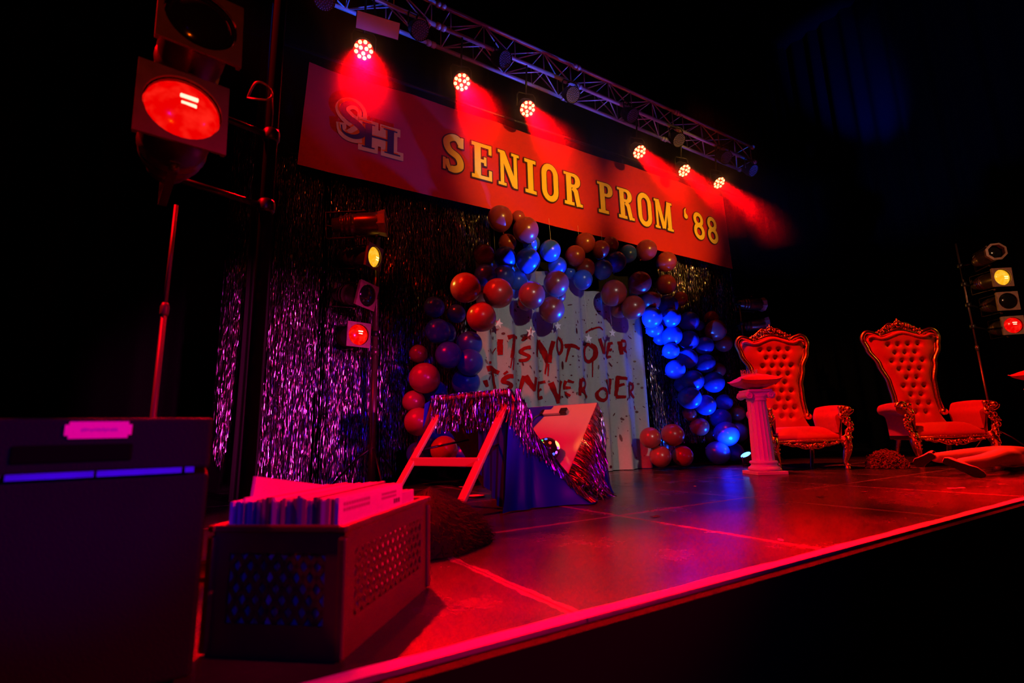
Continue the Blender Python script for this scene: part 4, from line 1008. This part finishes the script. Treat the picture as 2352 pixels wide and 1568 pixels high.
MB().box((.12, .002, .463), (.185, .012, .036), bev=.005).build('recessed_handle', mat('handle_black', (.002, .002, .002), .9, spec=.05), ap)
mb = MB()
for x0, x1 in ((-.345, -.13), (-.125, .02), (.028, .155), (.16, .30), (.306, .322)): mb.box(((x0 + x1) / 2, -.002, .4225), (x1 - x0, .008, .011))
o = mb.build('metal_strip', mat('blue_lit_trim', (.05, .05, .98), .45, noise=.4, nscale=12), ap); o['label'] = 'scuffed metal trim strip with blue light put into its colour'  # reflected blue put into the base colour of the strip

# ------------------------------------------------------------------ thrones
WID = [(.40, .30), (.60, .235), (.78, .226), (.97, .238), (1.20, .300), (1.40, .388), (1.53, .420), (1.62, .405)]
def ztop(u):
    a = abs(u)
    return 1.535 + .075 * exp(-(u / .38) ** 2) + .045 * exp(-((a - .82) / .16) ** 2) - .16 * max(0, a - .88) ** 1.5 * 12 * .5
def back_y(z): return .47 + .15 * (z - .42) / 1.2
BUTT = []
for r_ in range(9):
    z = .60 + .105 * r_; n = 2 if r_ % 2 == 0 else 3
    if r_ >= 6: n = 3 if r_ % 2 else 4
    for k in range(n): BUTT.append(((k - (n - 1) / 2) * .115, z))
def back_surf(u, v):
    u = 2 * u - 1; zt = ztop(u); z = .40 + v * (zt - .40); x = u * interp(z, WID)
    e = (1 - abs(u) ** 5) * (1 - .7 * max(0, (v - .955) / .045) ** 3)
    y = back_y(z) - .015 - .065 * e
    for bx_, bz in BUTT:
        d2 = (x - bx_) ** 2 + (z - bz) ** 2
        if d2 < .02: y += .036 * exp(-d2 / .0007) + .010 * exp(-d2 / .0035)
    return (x, y, z)
def roll_edge(v): # padded roll under the crest
    u = -.92 + 1.84 * v; zt = ztop(u) - .022
    x = u * interp(zt, WID); return Vector((x, back_y(zt) - .066, zt))
def scroll(c, r, turns, sgn, ax=(1, 0, 0), n=26, w0=.017, up=1):
    pts = []; ax = Vector(ax)
    for i in range(n):
        t = i / (n - 1); a = sgn * 2 * pi * turns * t; rr = r * (1 - .85 * t)
        pts.append(Vector(c) + ax * (rr * cos(a)) + Vector((0, 0, up)) * (rr * sin(a)))
    return pts, [w0 * (1 - .6 * i / (n - 1)) for i in range(n)]
def make_throne(label, loc, rz, s):
    t = thing('throne_chair', label, 'armchair', loc, rz, 'carved throne chairs'); t.scale = (s, s, s)
    MB().grid(back_surf, 56, 92).build('back_cushion', VELVET, t)
    MB().tube([roll_edge(k / 40) for k in range(41)], [.010 + .016 * sin(pi * k / 40) ** .4 for k in range(41)], 10).build('top_roll', VELVET, t)
    MB().grid(lambda u, v: (-(u * 2 - 1) * interp(.40 + v * 1.13, WID) * 1.0, back_y(.40 + v * 1.13) + .03, .36 + v * (1.17 + .06 * exp(-((u * 2 - 1) / .4) ** 2))), 20, 20).build('back_panel', VELVET, t)
    bt = None
    for bx_, bz in BUTT:
        if bt is None: bt = o = MB().ball((0, 0, 0), .0078, 8, 6, (1, .6, 1)).build('button', mat('velvet_button', (.62, .16, .12), .3), t)
        else: o = bt.copy(); COL.objects.link(o); o.parent = t
        o.location = (bx_, back_y(bz) - .037, bz)
    # gold outline of the back: two rails each side joined to the shoulder scroll
    for sg in (-1, 1):
        for off, rad, nm in ((.022, .026, 'back_rail'), (-.014, .011, 'back_bead')):
            P = []
            for k in range(34):
                z = .60 + .93 * k / 33; P.append(Vector((sg * (interp(z, WID) + off), back_y(z) - .028, z)))
            for k in range(1, 12):
                a = pi * .62 * k / 11; P.append(Vector((sg * (.418 + off - .075 * (1 - cos(a))), back_y(1.55) - .028, 1.53 + (.075 + off) * sin(a))))
            P += [Vector((sg * (.30 - off * .5), back_y(1.6) - .03, 1.592 + off * .6)), Vector((sg * .255, back_y(1.6) - .034, 1.575 + off * .5)), Vector((sg * .235, back_y(1.6) - .04, 1.555 + off * .3))]
            MB().tube(P, rad, 10).build(nm, GOLD, t)
        MB().ball((sg * .262, back_y(.6) - .045, .60), .042, 14, 10, (1, .8, 1)).build('rail_boss', GOLD, t)
    # crest
    mb = MB(); yb = back_y(1.62)
    mb.tube([Vector((.40 * (k / 30 - .5) * 1.5, yb - .03, ztop((k / 15 - 1) * .62) + .022)) for k in range(31)], [.012 + .016 * sin(pi * k / 30) for k in range(31)], 10)
    for sg in (-1, 1):
        for cx, cz, r, tr, s2 in ((.05, 1.690, .040, 1.3, 1), (.115, 1.668, .040, 1.4, -1), (.175, 1.625, .036, 1.4, 1), (.225, 1.592, .032, 1.3, -1), (.085, 1.640, .028, 1.2, 1)):
            p, w = scroll((sg * cx, yb - .035, cz), r, tr, s2 * sg, (sg, 0, 0)); mb.tube(p, w, 8)
            mb.ball((sg * cx, yb - .045, cz), .013, 8, 6)
        for k in range(9):
            q = k / 8; mb.ball((sg * (.03 + .24 * q), yb - .05 - .004 * (k % 2), 1.705 - .095 * q ** 1.15 + .014 * (k % 2)), .014 - .004 * q, 8, 6)
        mb.tube(spline([(sg * .02, yb - .03, 1.70), (sg * .09, yb - .03, 1.725), (sg * .15, yb - .03, 1.69), (sg * .20, yb - .03, 1.65), (sg * .27, yb - .03, 1.615)], 5), [.012] * 10 + [.010] * 11, 8)
    mb.ball((0, yb - .045, 1.70), .032, 12, 8, (1, .6, 1.15)); mb.ball((0, yb - .04, 1.752), .017, 10, 8); mb.lathe([(.012, 1.755), (.015, 1.765), (.003, 1.79)], 8, Matrix.Translation((0, yb - .04, 0)))
    for a in range(5): mb.ball((.034 * sin((a - 2) * .7), yb - .045, 1.728 + .020 * cos((a - 2) * .7)), .011, 8, 6, (1, .7, 1.3))
    mb.build('crest', GOLD, t)
    # seat
    def seat_fn(u, v):
        a = u * 2 - 1
        front = .012 + .50 * v
        x = a * (.335 - .04 * v); e = (1 - abs(a) ** 6) * (1 - (1 - min(1, v / .22)) ** 2.2)
        return (x, front - .02 * (1 - a * a) * (1 - v), .385 + .085 * e * (1 + .12 * (1 - a * a)))
    sc = MB().grid(seat_fn, 30, 26)
    sc.grid(lambda u, v: ((u * 2 - 1) * .335, .012 - .02 * (1 - (u * 2 - 1) ** 2) - .012 * sin(pi * v), .385 - .075 * v), 30, 6)
    sc.build('seat_cushion', VELVET, t)
    # arms: padded roll on top and upholstered side below
    for sg in (-1, 1):
        def arm_fn(u, v):
            y = .47 - .45 * v; fl = .03 * v + .02 * v * v
            cx, cz = .40 + fl, .640 + .045 * v - .05 * v * v
            pr = [(.345, .40), (.335, .50), (.325 + .01 * v, .585), (cx - .062, cz - .01), (cx - .04, cz + .045), (cx, cz + .064), (cx + .045, cz + .045), (cx + .066, cz), (cx + .05, cz - .045), (cx + .005, cz - .070), (.385 + fl * .5, .54), (.375 + fl * .2, .44), (.37, .30)]
            f = u * (len(pr) - 1); i = min(int(f), len(pr) - 2); q = f - i
            p0, p1, p2, p3 = pr[max(0, i - 1)], pr[i], pr[i + 1], pr[min(len(pr) - 1, i + 2)]
            c = [.5 * (2 * p1[d] + (p2[d] - p0[d]) * q + (2 * p0[d] - 5 * p1[d] + 4 * p2[d] - p3[d]) * q * q + (3 * p1[d] - p0[d] - 3 * p2[d] + p3[d]) * q ** 3) for d in (0, 1)]
            return (sg * c[0], y, c[1])
        am = MB().grid(arm_fn, 48, 16)
        rim = [Vector(arm_fn(k / 48, 1)) for k in range(49)]; cen = Vector((sg * .39, .015, .56))
        am.add(rim + [cen], [(k, k + 1, 49) for k in range(48)])
        am.build('arm', VELVET, t)
        # carved arm post: scroll head, S-shaped stem with bosses
        mb = MB(); X = lambda x: sg * x
        p, w = scroll((X(.455), .0, .655), .058, 1.25, -sg, (sg, 0, 0), 30, .022); mb.tube(p, w, 10); mb.ball((X(.462), -.02, .655), .034, 14, 10, (1, 1, 1))
        stem = spline([(X(.400), .0, .690), (X(.375), -.005, .635), (X(.385), -.01, .570), (X(.425), -.012, .510), (X(.440), -.012, .455), (X(.415), -.008, .395), (X(.375), -.005, .345)], 8)
        mb.tube(stem, [.020 + .010 * sin(k * .55) for k in range(len(stem))], 12)
        stem2 = spline([(X(.435), -.012, .640), (X(.425), -.02, .58), (X(.455), -.02, .52), (X(.468), -.018, .47), (X(.440), -.015, .41), (X(.40), -.01, .36)], 8)
        mb.tube(stem2, [.012 + .004 * sin(k * .8) for k in range(len(stem2))], 10)
        for bx_, bz, br in ((.445, .545, .028), (.468, .500, .024), (.462, .440, .030), (.425, .425, .022), (.43, .375, .027), (.40, .345, .024), (.415, .585, .02), (.395, .52, .018), (.445, .40, .018)):
            mb.ball((X(bx_), -.022, bz), br, 10, 8, (1, .8, 1.15))
        for bx_, bz in ((.46, .475), (.43, .335), (.405, .605)):
            p, w = scroll((X(bx_), -.035, bz), .026, 1.2, sg, (sg, 0, 0), 18, .009); mb.tube(p, w, 8)
        mb.build('arm_post', GOLD, t)
        # cabriole front leg
        lg = spline([(X(.385), .005, .355), (X(.392), -.012, .30), (X(.398), -.022, .24), (X(.380), -.012, .16), (X(.362), .0, .09), (X(.366), -.008, .045), (X(.372), -.014, .0)], 7)
        mb = MB().tube(lg, [interp(k / (len(lg) - 1), [(0, .046), (.2, .052), (.4, .042), (.7, .025), (.85, .021), (.93, .030), (1, .026)]) for k in range(len(lg))], 12)
        for bz, br in ((.325, .022), (.285, .020), (.245, .022), (.205, .016)): mb.ball((X(.40 + .01 * (br > .02)), -.055, bz), br, 10, 8, (1, .7, 1.1)); mb.ball((X(.36), -.045, bz - .012), br * .7, 8, 6)
        mb.ball((X(.37), -.03, .05), .018, 8, 6); mb.ball((X(.385), -.028, .045), .013, 8, 6)
        mb.build('front_leg', GOLD, t)
        bl = spline([(X(.27), .47, .36), (X(.275), .49, .25), (X(.285), .53, .12), (X(.295), .585, .0)], 6)
        MB().tube(bl, [.032 - .012 * k / (len(bl) - 1) for k in range(len(bl))], 8).build('back_leg', GOLD, t)
        MB().box((X(.365), .24, .315), (.02, .46, .045), bev=.006).build('side_rail', GOLD, t)
    # apron with carving
    def apron(u, v):
        a = u * 2 - 1; zb = .285 - .045 * exp(-(a / .28) ** 2) + .018 * sin(abs(a) * 9) - .012
        return (a * .36, -.018 - .012 * sin(pi * v), .318 + (zb - .318) * v)
    mb = MB().grid(apron, 60, 6); mb.build('apron', GOLD, t)
    mb = MB()
    mb.tube([(-.36, -.024, .318), (0, -.028, .318), (.36, -.024, .318)], .008, 8)
    for k in range(25): mb.ball((-.33 + .0275 * k, -.032, .326), .0055, 6, 4)
    for sg in (-1, 1):
        for cx, cz, r, s2 in ((.045, .262, .030, 1), (.10, .268, .028, -1), (.155, .285, .022, 1), (.235, .287, .018, -1), (.28, .292, .014, 1)):
            p, w = scroll((sg * cx, -.040, cz), r, 1.3, s2 * sg, (sg, 0, 0), 22, .009); mb.tube(p, w, 8); mb.ball((sg * cx, -.044, cz), .010, 8, 6)
        mb.tube(spline([(sg * .02, -.035, .24), (sg * .08, -.035, .235), (sg * .15, -.035, .262), (sg * .22, -.035, .277), (sg * .30, -.03, .285)], 5), .009, 8)
    mb.ball((0, -.040, .262), .024, 12, 8, (1, .7, 1)); mb.ball((0, -.038, .230), .014, 8, 6)
    mb.build('apron_carving', GOLD, t)
    MB().box((0, .24, .33), (.66, .44, .09)).build('seat_box', VELVET, t)
    return t
th1 = make_throne('red velvet throne with gilded crest standing behind the fluted column', (6.158, 3.335, 0), -.593, 1.06)
th2 = dup(th1, (7.60, 2.44, 0), (0, 0, -.668), 'red velvet gilded throne behind the lying person, the one further along the stage')
th2.scale = (1.08,) * 3

# ------------------------------------------------------------------ fluted columns
PLASTER = mat('white_plaster', (.72, .68, .70), .55, noise=.06)
def column(label, loc, rz):
    t = thing('fluted_column', label, 'column', loc, rz, 'fluted plaster columns')
    MB().box((0, 0, .018), (.34, .34, .036), bev=.004).build('plinth', PLASTER, t)
    MB().lathe([(.150, .036), (.162, .045), (.166, .060), (.160, .076), (.146, .082), (.138, .090), (.130, .102), (.134, .112), (.144, .118), (.147, .130), (.140, .142), (.126, .146)], 36).build('base_moulding', PLASTER, t)
    def shaft(u, v):
        z = .146 + v * .654; a = 2 * pi * u; r = .118 - .018 * v
        e = min(1, min(v, 1 - v) / .03)
        r -= .0085 * e * (abs(sin(a * 8)) ** .6)
        return (r * cos(a), r * sin(a), z)
    MB().grid(shaft, 128, 34, closeu=True).build('shaft', PLASTER, t)
    mb = MB().lathe([(.100, .80), (.108, .806), (.108, .818), (.102, .824), (.112, .845), (.120, .865)], 32)
    mb.box((0, 0, .885), (.25, .20, .04), bev=.006).box((0, 0, .917), (.27, .24, .026), bev=.004)
    mb.build('capital', PLASTER, t)
    for sx in (-1, 1):
        for sy in (-1, 1):
            p, w = scroll((sx * .125, sy * .105, .868), .040, 1.6, sx, (sx, 0, 0), 34, .010)
            m_ = MB().tube(p, w, 8); m_.lathe([(.046, -.006), (.046, .004), (0, .004)], 20, Matrix.Translation((sx * .125, sy * .100, .868)) @ Matrix.Rotation(-sy * pi / 2, 4, 'X'))
            m_.build('volute', PLASTER, t)
        MB().lathe([(.044, -.10), (.036, -.05), (.032, 0), (.036, .05), (.044, .10)], 18, Matrix.Translation((sx * .125, 0, .868)) @ Matrix.Rotation(pi / 2, 4, 'X')).build('bolster', PLASTER, t)
    return t
c1 = column('white fluted column lit purple, standing in front of a throne', (5.37, 3.44, 0), -.50)
c2 = dup(c1, (8.27, 1.70, 0), (0, 0, -.50), 'fluted column cut off by the frame edge beyond the thrones')

PILLOWM = mat('red_satin', (.58, .030, .018), .42, sheen=.3, bump=.15, bscale=30)
def pillow(label, loc, rz, s):
    t = thing('cushion', label, 'cushion', loc, rz, 'red cushions on the fluted columns')
    def fn(sg):
        def f(u, v):
            a, b = u * 2 - 1, v * 2 - 1
            k = max(0, (1 - a * a) * (1 - b * b)) ** .42
            pin = 1 - .13 * (1 - abs(a)) * (abs(b)) - 0
            px = a * (1 - .10 * (1 - b * b)) * (1 if abs(b) < .999 else 1); py = b * (1 - .10 * (1 - a * a))
            cor = (abs(a) * abs(b)) ** 6
            return (px * s * .5, py * s * .5, .012 + .085 + sg * .085 * k + .02 * cor * (1) + (.004 * sin(a * 14) * sin(b * 11)) * k - .0)
        return f
    MB().grid(fn(1), 30, 30).grid(lambda u, v: fn(-1)(1 - u, v), 30, 30).build('cushion_body', PILLOWM, t)
    P = []
    for k in range(61):
        q = k / 60 * 4; sd = int(min(q, 3.999)); f = (q - sd) * 2 - 1
        a, b = ((f, -1), (1, f), (-f, 1), (-1, -f))[sd]
        P.append(Vector(fn(0)((a + 1) / 2, (b + 1) / 2)))
    MB().tube(P[:-1], .005, 6, closed=True).build('piping', PILLOWM, t)
    return t
pillow('red cushion on the column in front of the throne', (5.36, 3.43, .928), -.62, .44)
pillow('red cushion on the column at the frame edge', (8.27, 1.69, .928), -.62, .44)

# tiara
TIM = mat('tiara_metal', (.95, .72, .70), .18, 1.0)
def tiara(label, loc, rz):
    t = thing('tiara', label, 'tiara', loc, rz)
    R = .085; mb = MB()
    mb.tube([(R * cos(a), R * sin(a), 0) for a in [2 * pi * k / 40 for k in range(40)]], .004, 6, closed=True)
    mb.build('band', TIM, t)
    for k in range(22):
        a = 2 * pi * k / 22; h = .030 + .036 * (.5 + .5 * cos(a + pi / 2)) + .010 * (k % 2)
        c = Vector((R * cos(a), R * sin(a), 0)); tg = Vector((-sin(a), cos(a), 0)) * .009
        m_ = MB().tube([c - tg, c + Vector((0, 0, h)), c + tg], .0022, 5); m_.ball(c + Vector((0, 0, h + .003)), .0052, 6, 5); m_.ball(c + Vector((0, 0, h * .35)), .0038, 6, 5)
        m_.build('spike', TIM, t)
    return t
tiara('small spiked tiara resting on the cushion before the throne', (5.31, 3.45, 1.098), 2.2)

# ------------------------------------------------------------------ curly wig on the floor
wr = random.Random(5); wm = MB()
def wig_fn(u, v):
    a = 2 * pi * u; p = v * pi / 2; r = .165 * (1 + .10 * sin(3 * a) + .05 * sin(7 * a))
    return (r * 1.15 * cos(a) * cos(p) ** .8, r * cos(p) ** .8 * sin(a), .003 + .155 * sin(p))
wm.grid(wig_fn, 30, 10, closeu=True)
for i in range(800):
    u, v = wr.random(), wr.random() ** 1.3; p = Vector(wig_fn(u, v)); r = wr.uniform(.012, .024); ax = Vector((wr.gauss(0, 1), wr.gauss(0, 1), wr.gauss(0, 1))).normalized(); b = ax.orthogonal().normalized(); c = ax.cross(b)
    out = Vector((p.x, p.y, p.z)).normalized() * wr.uniform(.004, .026)
    P = [p + out + (b * cos(a) + c * sin(a)) * r + ax * (.004 * a) for a in [k * .75 for k in range(int(wr.uniform(8, 14)))]]
    P = [Vector((q.x, q.y, max(q.z, .004))) for q in P]
    wm.tube(P, .0042, 4, caps=False)
for i in range(40):
    a = wr.uniform(-1.2, .3); q0 = Vector((.16 * cos(a), .15 * sin(a), .03)); P = [q0 + Vector((cos(a), sin(a), 0)) * (.02 * k) + Vector((0.006 * sin(k * 2 + i), .006 * cos(k * 2 + i), -.006 * k)) for k in range(7)]
    wm.tube([Vector((q.x, q.y, max(q.z, .004))) for q in P], .0018, 4, caps=False)
tag(wm.build('curly_wig', mat('auburn_hair', (.15, .03, .012), .45, noise=.8, nscale=60), None, (6.95, 2.90, 0)), 'frizzy auburn curly wig lying on the floor between the thrones', 'wig')

# ------------------------------------------------------------------ person lying on the stage, feet towards the camera
pr = thing('person', 'person lying on the stage in pale stockings and flat shoes, soles showing', 'person', (6.0, 1.9, 0))
BODY = [(-.03, .10, .14), (.06, .11, .165), (.24, .10, .15), (.46, .10, .155), (.66, .10, .14), (.95, .09, .14), (1.12, .02, .15),       # far leg: toe.. hip
        ]
me = bpy.data.meshes.new('body')
V = [(1.14, 0.02, .14), (1.05, .12, .15), (.66, .13, .17), (.30, .17, .165), (.06, .20, .17), (-.01, .20, .18),      # pelvis, far hip, knee, shin, ankle, heel/foot end
     (1.05, -.08, .13), (.62, -.12, .17), (.24, -.08, .13), (-.10, .0, .125),                                    # near hip, knee, shin, ankle
     (1.34, .02, .14), (1.55, .02, .15), (1.64, .02, .15), (1.72, .02, .15), (1.84, .02, .14),                   # belly, chest, neck, jaw, skull
     (1.56, .18, .13), (1.40, .30, .07), (1.22, .36, .05), (1.56, -.16, .13), (1.40, -.28, .07), (1.20, -.30, .05)]
Rr = [.145, .10, .074, .066, .050, .042, .10, .076, .070, .048, .125, .135, .055, .085, .085, .055, .040, .032, .055, .040, .032]
E = [(0, 1), (1, 2), (2, 3), (3, 4), (4, 5), (0, 6), (6, 7), (7, 8), (8, 9), (0, 10), (10, 11), (11, 12), (12, 13), (13, 14), (11, 15), (15, 16), (16, 17), (11, 18), (18, 19), (19, 20)]
me.from_pydata(V, E, []); ob = bpy.data.objects.new('body', me); COL.objects.link(ob)
sk = ob.modifiers.new('skin', 'SKIN'); sk.use_smooth_shade = True
for v_, r_ in zip(me.skin_vertices[0].data, Rr): v_.radius = (r_, r_)
me.skin_vertices[0].data[0].use_root = True
ss = ob.modifiers.new('sub', 'SUBSURF'); ss.levels = 2; ss.render_levels = 2
dg = bpy.context.evaluated_depsgraph_get(); em = bpy.data.meshes.new_from_object(ob.evaluated_get(dg)); bpy.data.objects.remove(ob)
em.materials.clear(); em.materials.append(mat('pale_stocking', (.66, .48, .42), .6, noise=.06))
for p_ in em.polygons: p_.use_smooth = True
body = bpy.data.objects.new('body', em); COL.objects.link(body); body.parent = pr
SHOEM = mat('pale_shoe', (.62, .42, .38), .5); SOLEM = mat('dark_sole', (.012, .006, .004), .8)
def shoe(heel, toe, up, back, name_):
    # heel, toe: ends of the sole; up: towards the instep
    heel, toe = Vector(heel), Vector(toe); d = (toe - heel); L = d.length; d.normalize(); up = Vector(up); up = (up - d * d.dot(up)).normalized(); w = d.cross(up)
    def hw(t): return interp(t, [(0, .018), (.08, .030), (.3, .030), (.55, .036), (.75, .044), (.92, .030), (1, .006)])
    def ht(t): return interp(t, [(0, .060), (.12, .085), (.3, .090), (.5, .070), (.75, .042), (.93, .026), (1, .010)])
    def fn(u, v):
        a = pi * u; return heel + d * (L * v) + w * (hw(v) * cos(a)) + up * (ht(v) * sin(a) ** .8)
    s_ = thing.__call__ if False else None
    up_mesh = MB().grid(fn, 18, 26).build('shoe', SHOEM, pr)
    n = 26; ring = [heel + d * (L * k / n) + w * (hw(k / n) + .003) for k in range(n + 1)] + [heel + d * (L * k / n) - w * (hw(k / n) + .003) for k in range(n, -1, -1)]
    m_ = MB(); b = [q - up * .011 for q in ring]; N = len(ring)
    m_.add(ring + b, [tuple(range(N)), tuple(range(2 * N - 1, N - 1, -1))] + [(k, N + k, N + (k + 1) % N, (k + 1) % N) for k in range(N)], False)
    m_.build('sole', SOLEM, up_mesh)
    MB().tube(ring, .0035, 6, closed=True).build('welt', SHOEM, up_mesh)
shoe((-.215, .055, .165), (-.165, -.205, .032), (1, .15, .35), 0, 'near')
shoe((-.02, .19, .205), (.02, .37, .10), (1, .1, .5), 0, 'far')

# ------------------------------------------------------------------ scraps on the floor
SCR = mat('pale_paper_scrap', (.75, .68, .68), .7); SCD = mat('black_tape_scrap', (.01, .01, .01), .6)
def scrap(label, loc, rz, sx, sy, m, cat='scrap', nm='paper_scrap'):
    def fn(u, v): return ((u - .5) * sx, (v - .5) * sy, .0022 + .004 * abs(sin(u * 4 + 1)) * v)
    mb = MB().grid(fn, 8, 3)
    o = mb.build(nm, m, None, loc); o.rotation_euler = (0, 0, rz); tag(o, label, cat)
scrap('pale paper strip on the floor in front of the lying person', (4.93, 1.62, 0), -.45, .14, .02, SCR)
scrap('dark tape scrap on the floor seam in front of the collapsed table', (2.27, 2.16, 0), .1, .07, .03, SCD, 'scrap', 'tape_scrap')
scrap('small pale paper scrap on the floor in front of the white curtain', (3.78, 3.10, 0), .3, .035, .02, SCR)
scrap('small pale scrap on the floor near the painted stage edge', (2.18, 1.36, 0), .6, .03, .02, SCR)
scrap('dark tape scrap on the floor between column and stage edge', (3.75, 2.0, 0), -.3, .07, .025, SCD, 'scrap', 'tape_scrap')
scrap('dark scrap on the floor nearer the lying person than the column', (4.25, 1.95, 0), -.1, .06, .02, SCD, 'scrap', 'tape_scrap')
scrap('flat pale strip added as a light patch behind the legs of the collapsed table', (2.35, 4.75, 0), .5, .26, .05, SCR)  # stands in for light leaking onto the floor, no real scrap
pp = MB().lathe([(.055, .002), (.075, .010), (.078, .010), (.058, .0035), (0, .0035)], 24)
tag(pp.build('light_patch_disc', SCR, None, (1.98, 3.85, 0)), 'small pale disc added as a light patch on the floor behind the table legs', 'light patch')  # disc laid down in place of a lit spot on the floor

# ------------------------------------------------------------------ haze in the beams
hz = bpy.data.materials.new('stage_haze'); hz.use_nodes = True
t_ = hz.node_tree; t_.nodes.clear()
vs_ = t_.nodes.new('ShaderNodeVolumeScatter'); vs_.inputs['Color'].default_value = (1, 1, 1, 1); vs_.inputs['Anisotropy'].default_value = .8
gp = t_.nodes.new('ShaderNodeNewGeometry'); sz = t_.nodes.new('ShaderNodeSeparateXYZ'); t_.links.new(gp.outputs['Position'], sz.inputs[0])
mr_ = t_.nodes.new('ShaderNodeMapRange'); mr_.interpolation_type = 'SMOOTHSTEP'
for k_, v_ in (('From Min', 2.3), ('From Max', 4.5), ('To Min', 0.0), ('To Max', .19)): mr_.inputs[k_].default_value = v_
t_.links.new(sz.outputs[2], mr_.inputs['Value'])
nz_ = t_.nodes.new('ShaderNodeTexNoise'); nz_.inputs['Scale'].default_value = 1.6; nz_.inputs['Detail'].default_value = 3; t_.links.new(gp.outputs['Position'], nz_.inputs['Vector'])
mm_ = t_.nodes.new('ShaderNodeMath'); mm_.operation = 'MULTIPLY'; t_.links.new(mr_.outputs[0], mm_.inputs[0]); t_.links.new(nz_.outputs['Fac'], mm_.inputs[1])
my_ = t_.nodes.new('ShaderNodeMapRange'); my_.interpolation_type = 'SMOOTHSTEP'; my_.inputs['From Min'].default_value = 3.40; my_.inputs['From Max'].default_value = 4.45
t_.links.new(sz.outputs[1], my_.inputs['Value'])
m2_ = t_.nodes.new('ShaderNodeMath'); m2_.operation = 'MULTIPLY'; t_.links.new(mm_.outputs[0], m2_.inputs[0]); t_.links.new(my_.outputs[0], m2_.inputs[1])
t_.links.new(m2_.outputs[0], vs_.inputs['Density'])
mo = t_.nodes.new('ShaderNodeOutputMaterial'); t_.links.new(vs_.outputs[0], mo.inputs['Volume'])
ho = MB().box((4.4, 4.19, 3.80), (9.0, 1.7, 1.6)).build('haze', hz)
tag(ho, 'thin stage haze catching the red beams in front of the banner', 'haze', None, 'stuff')
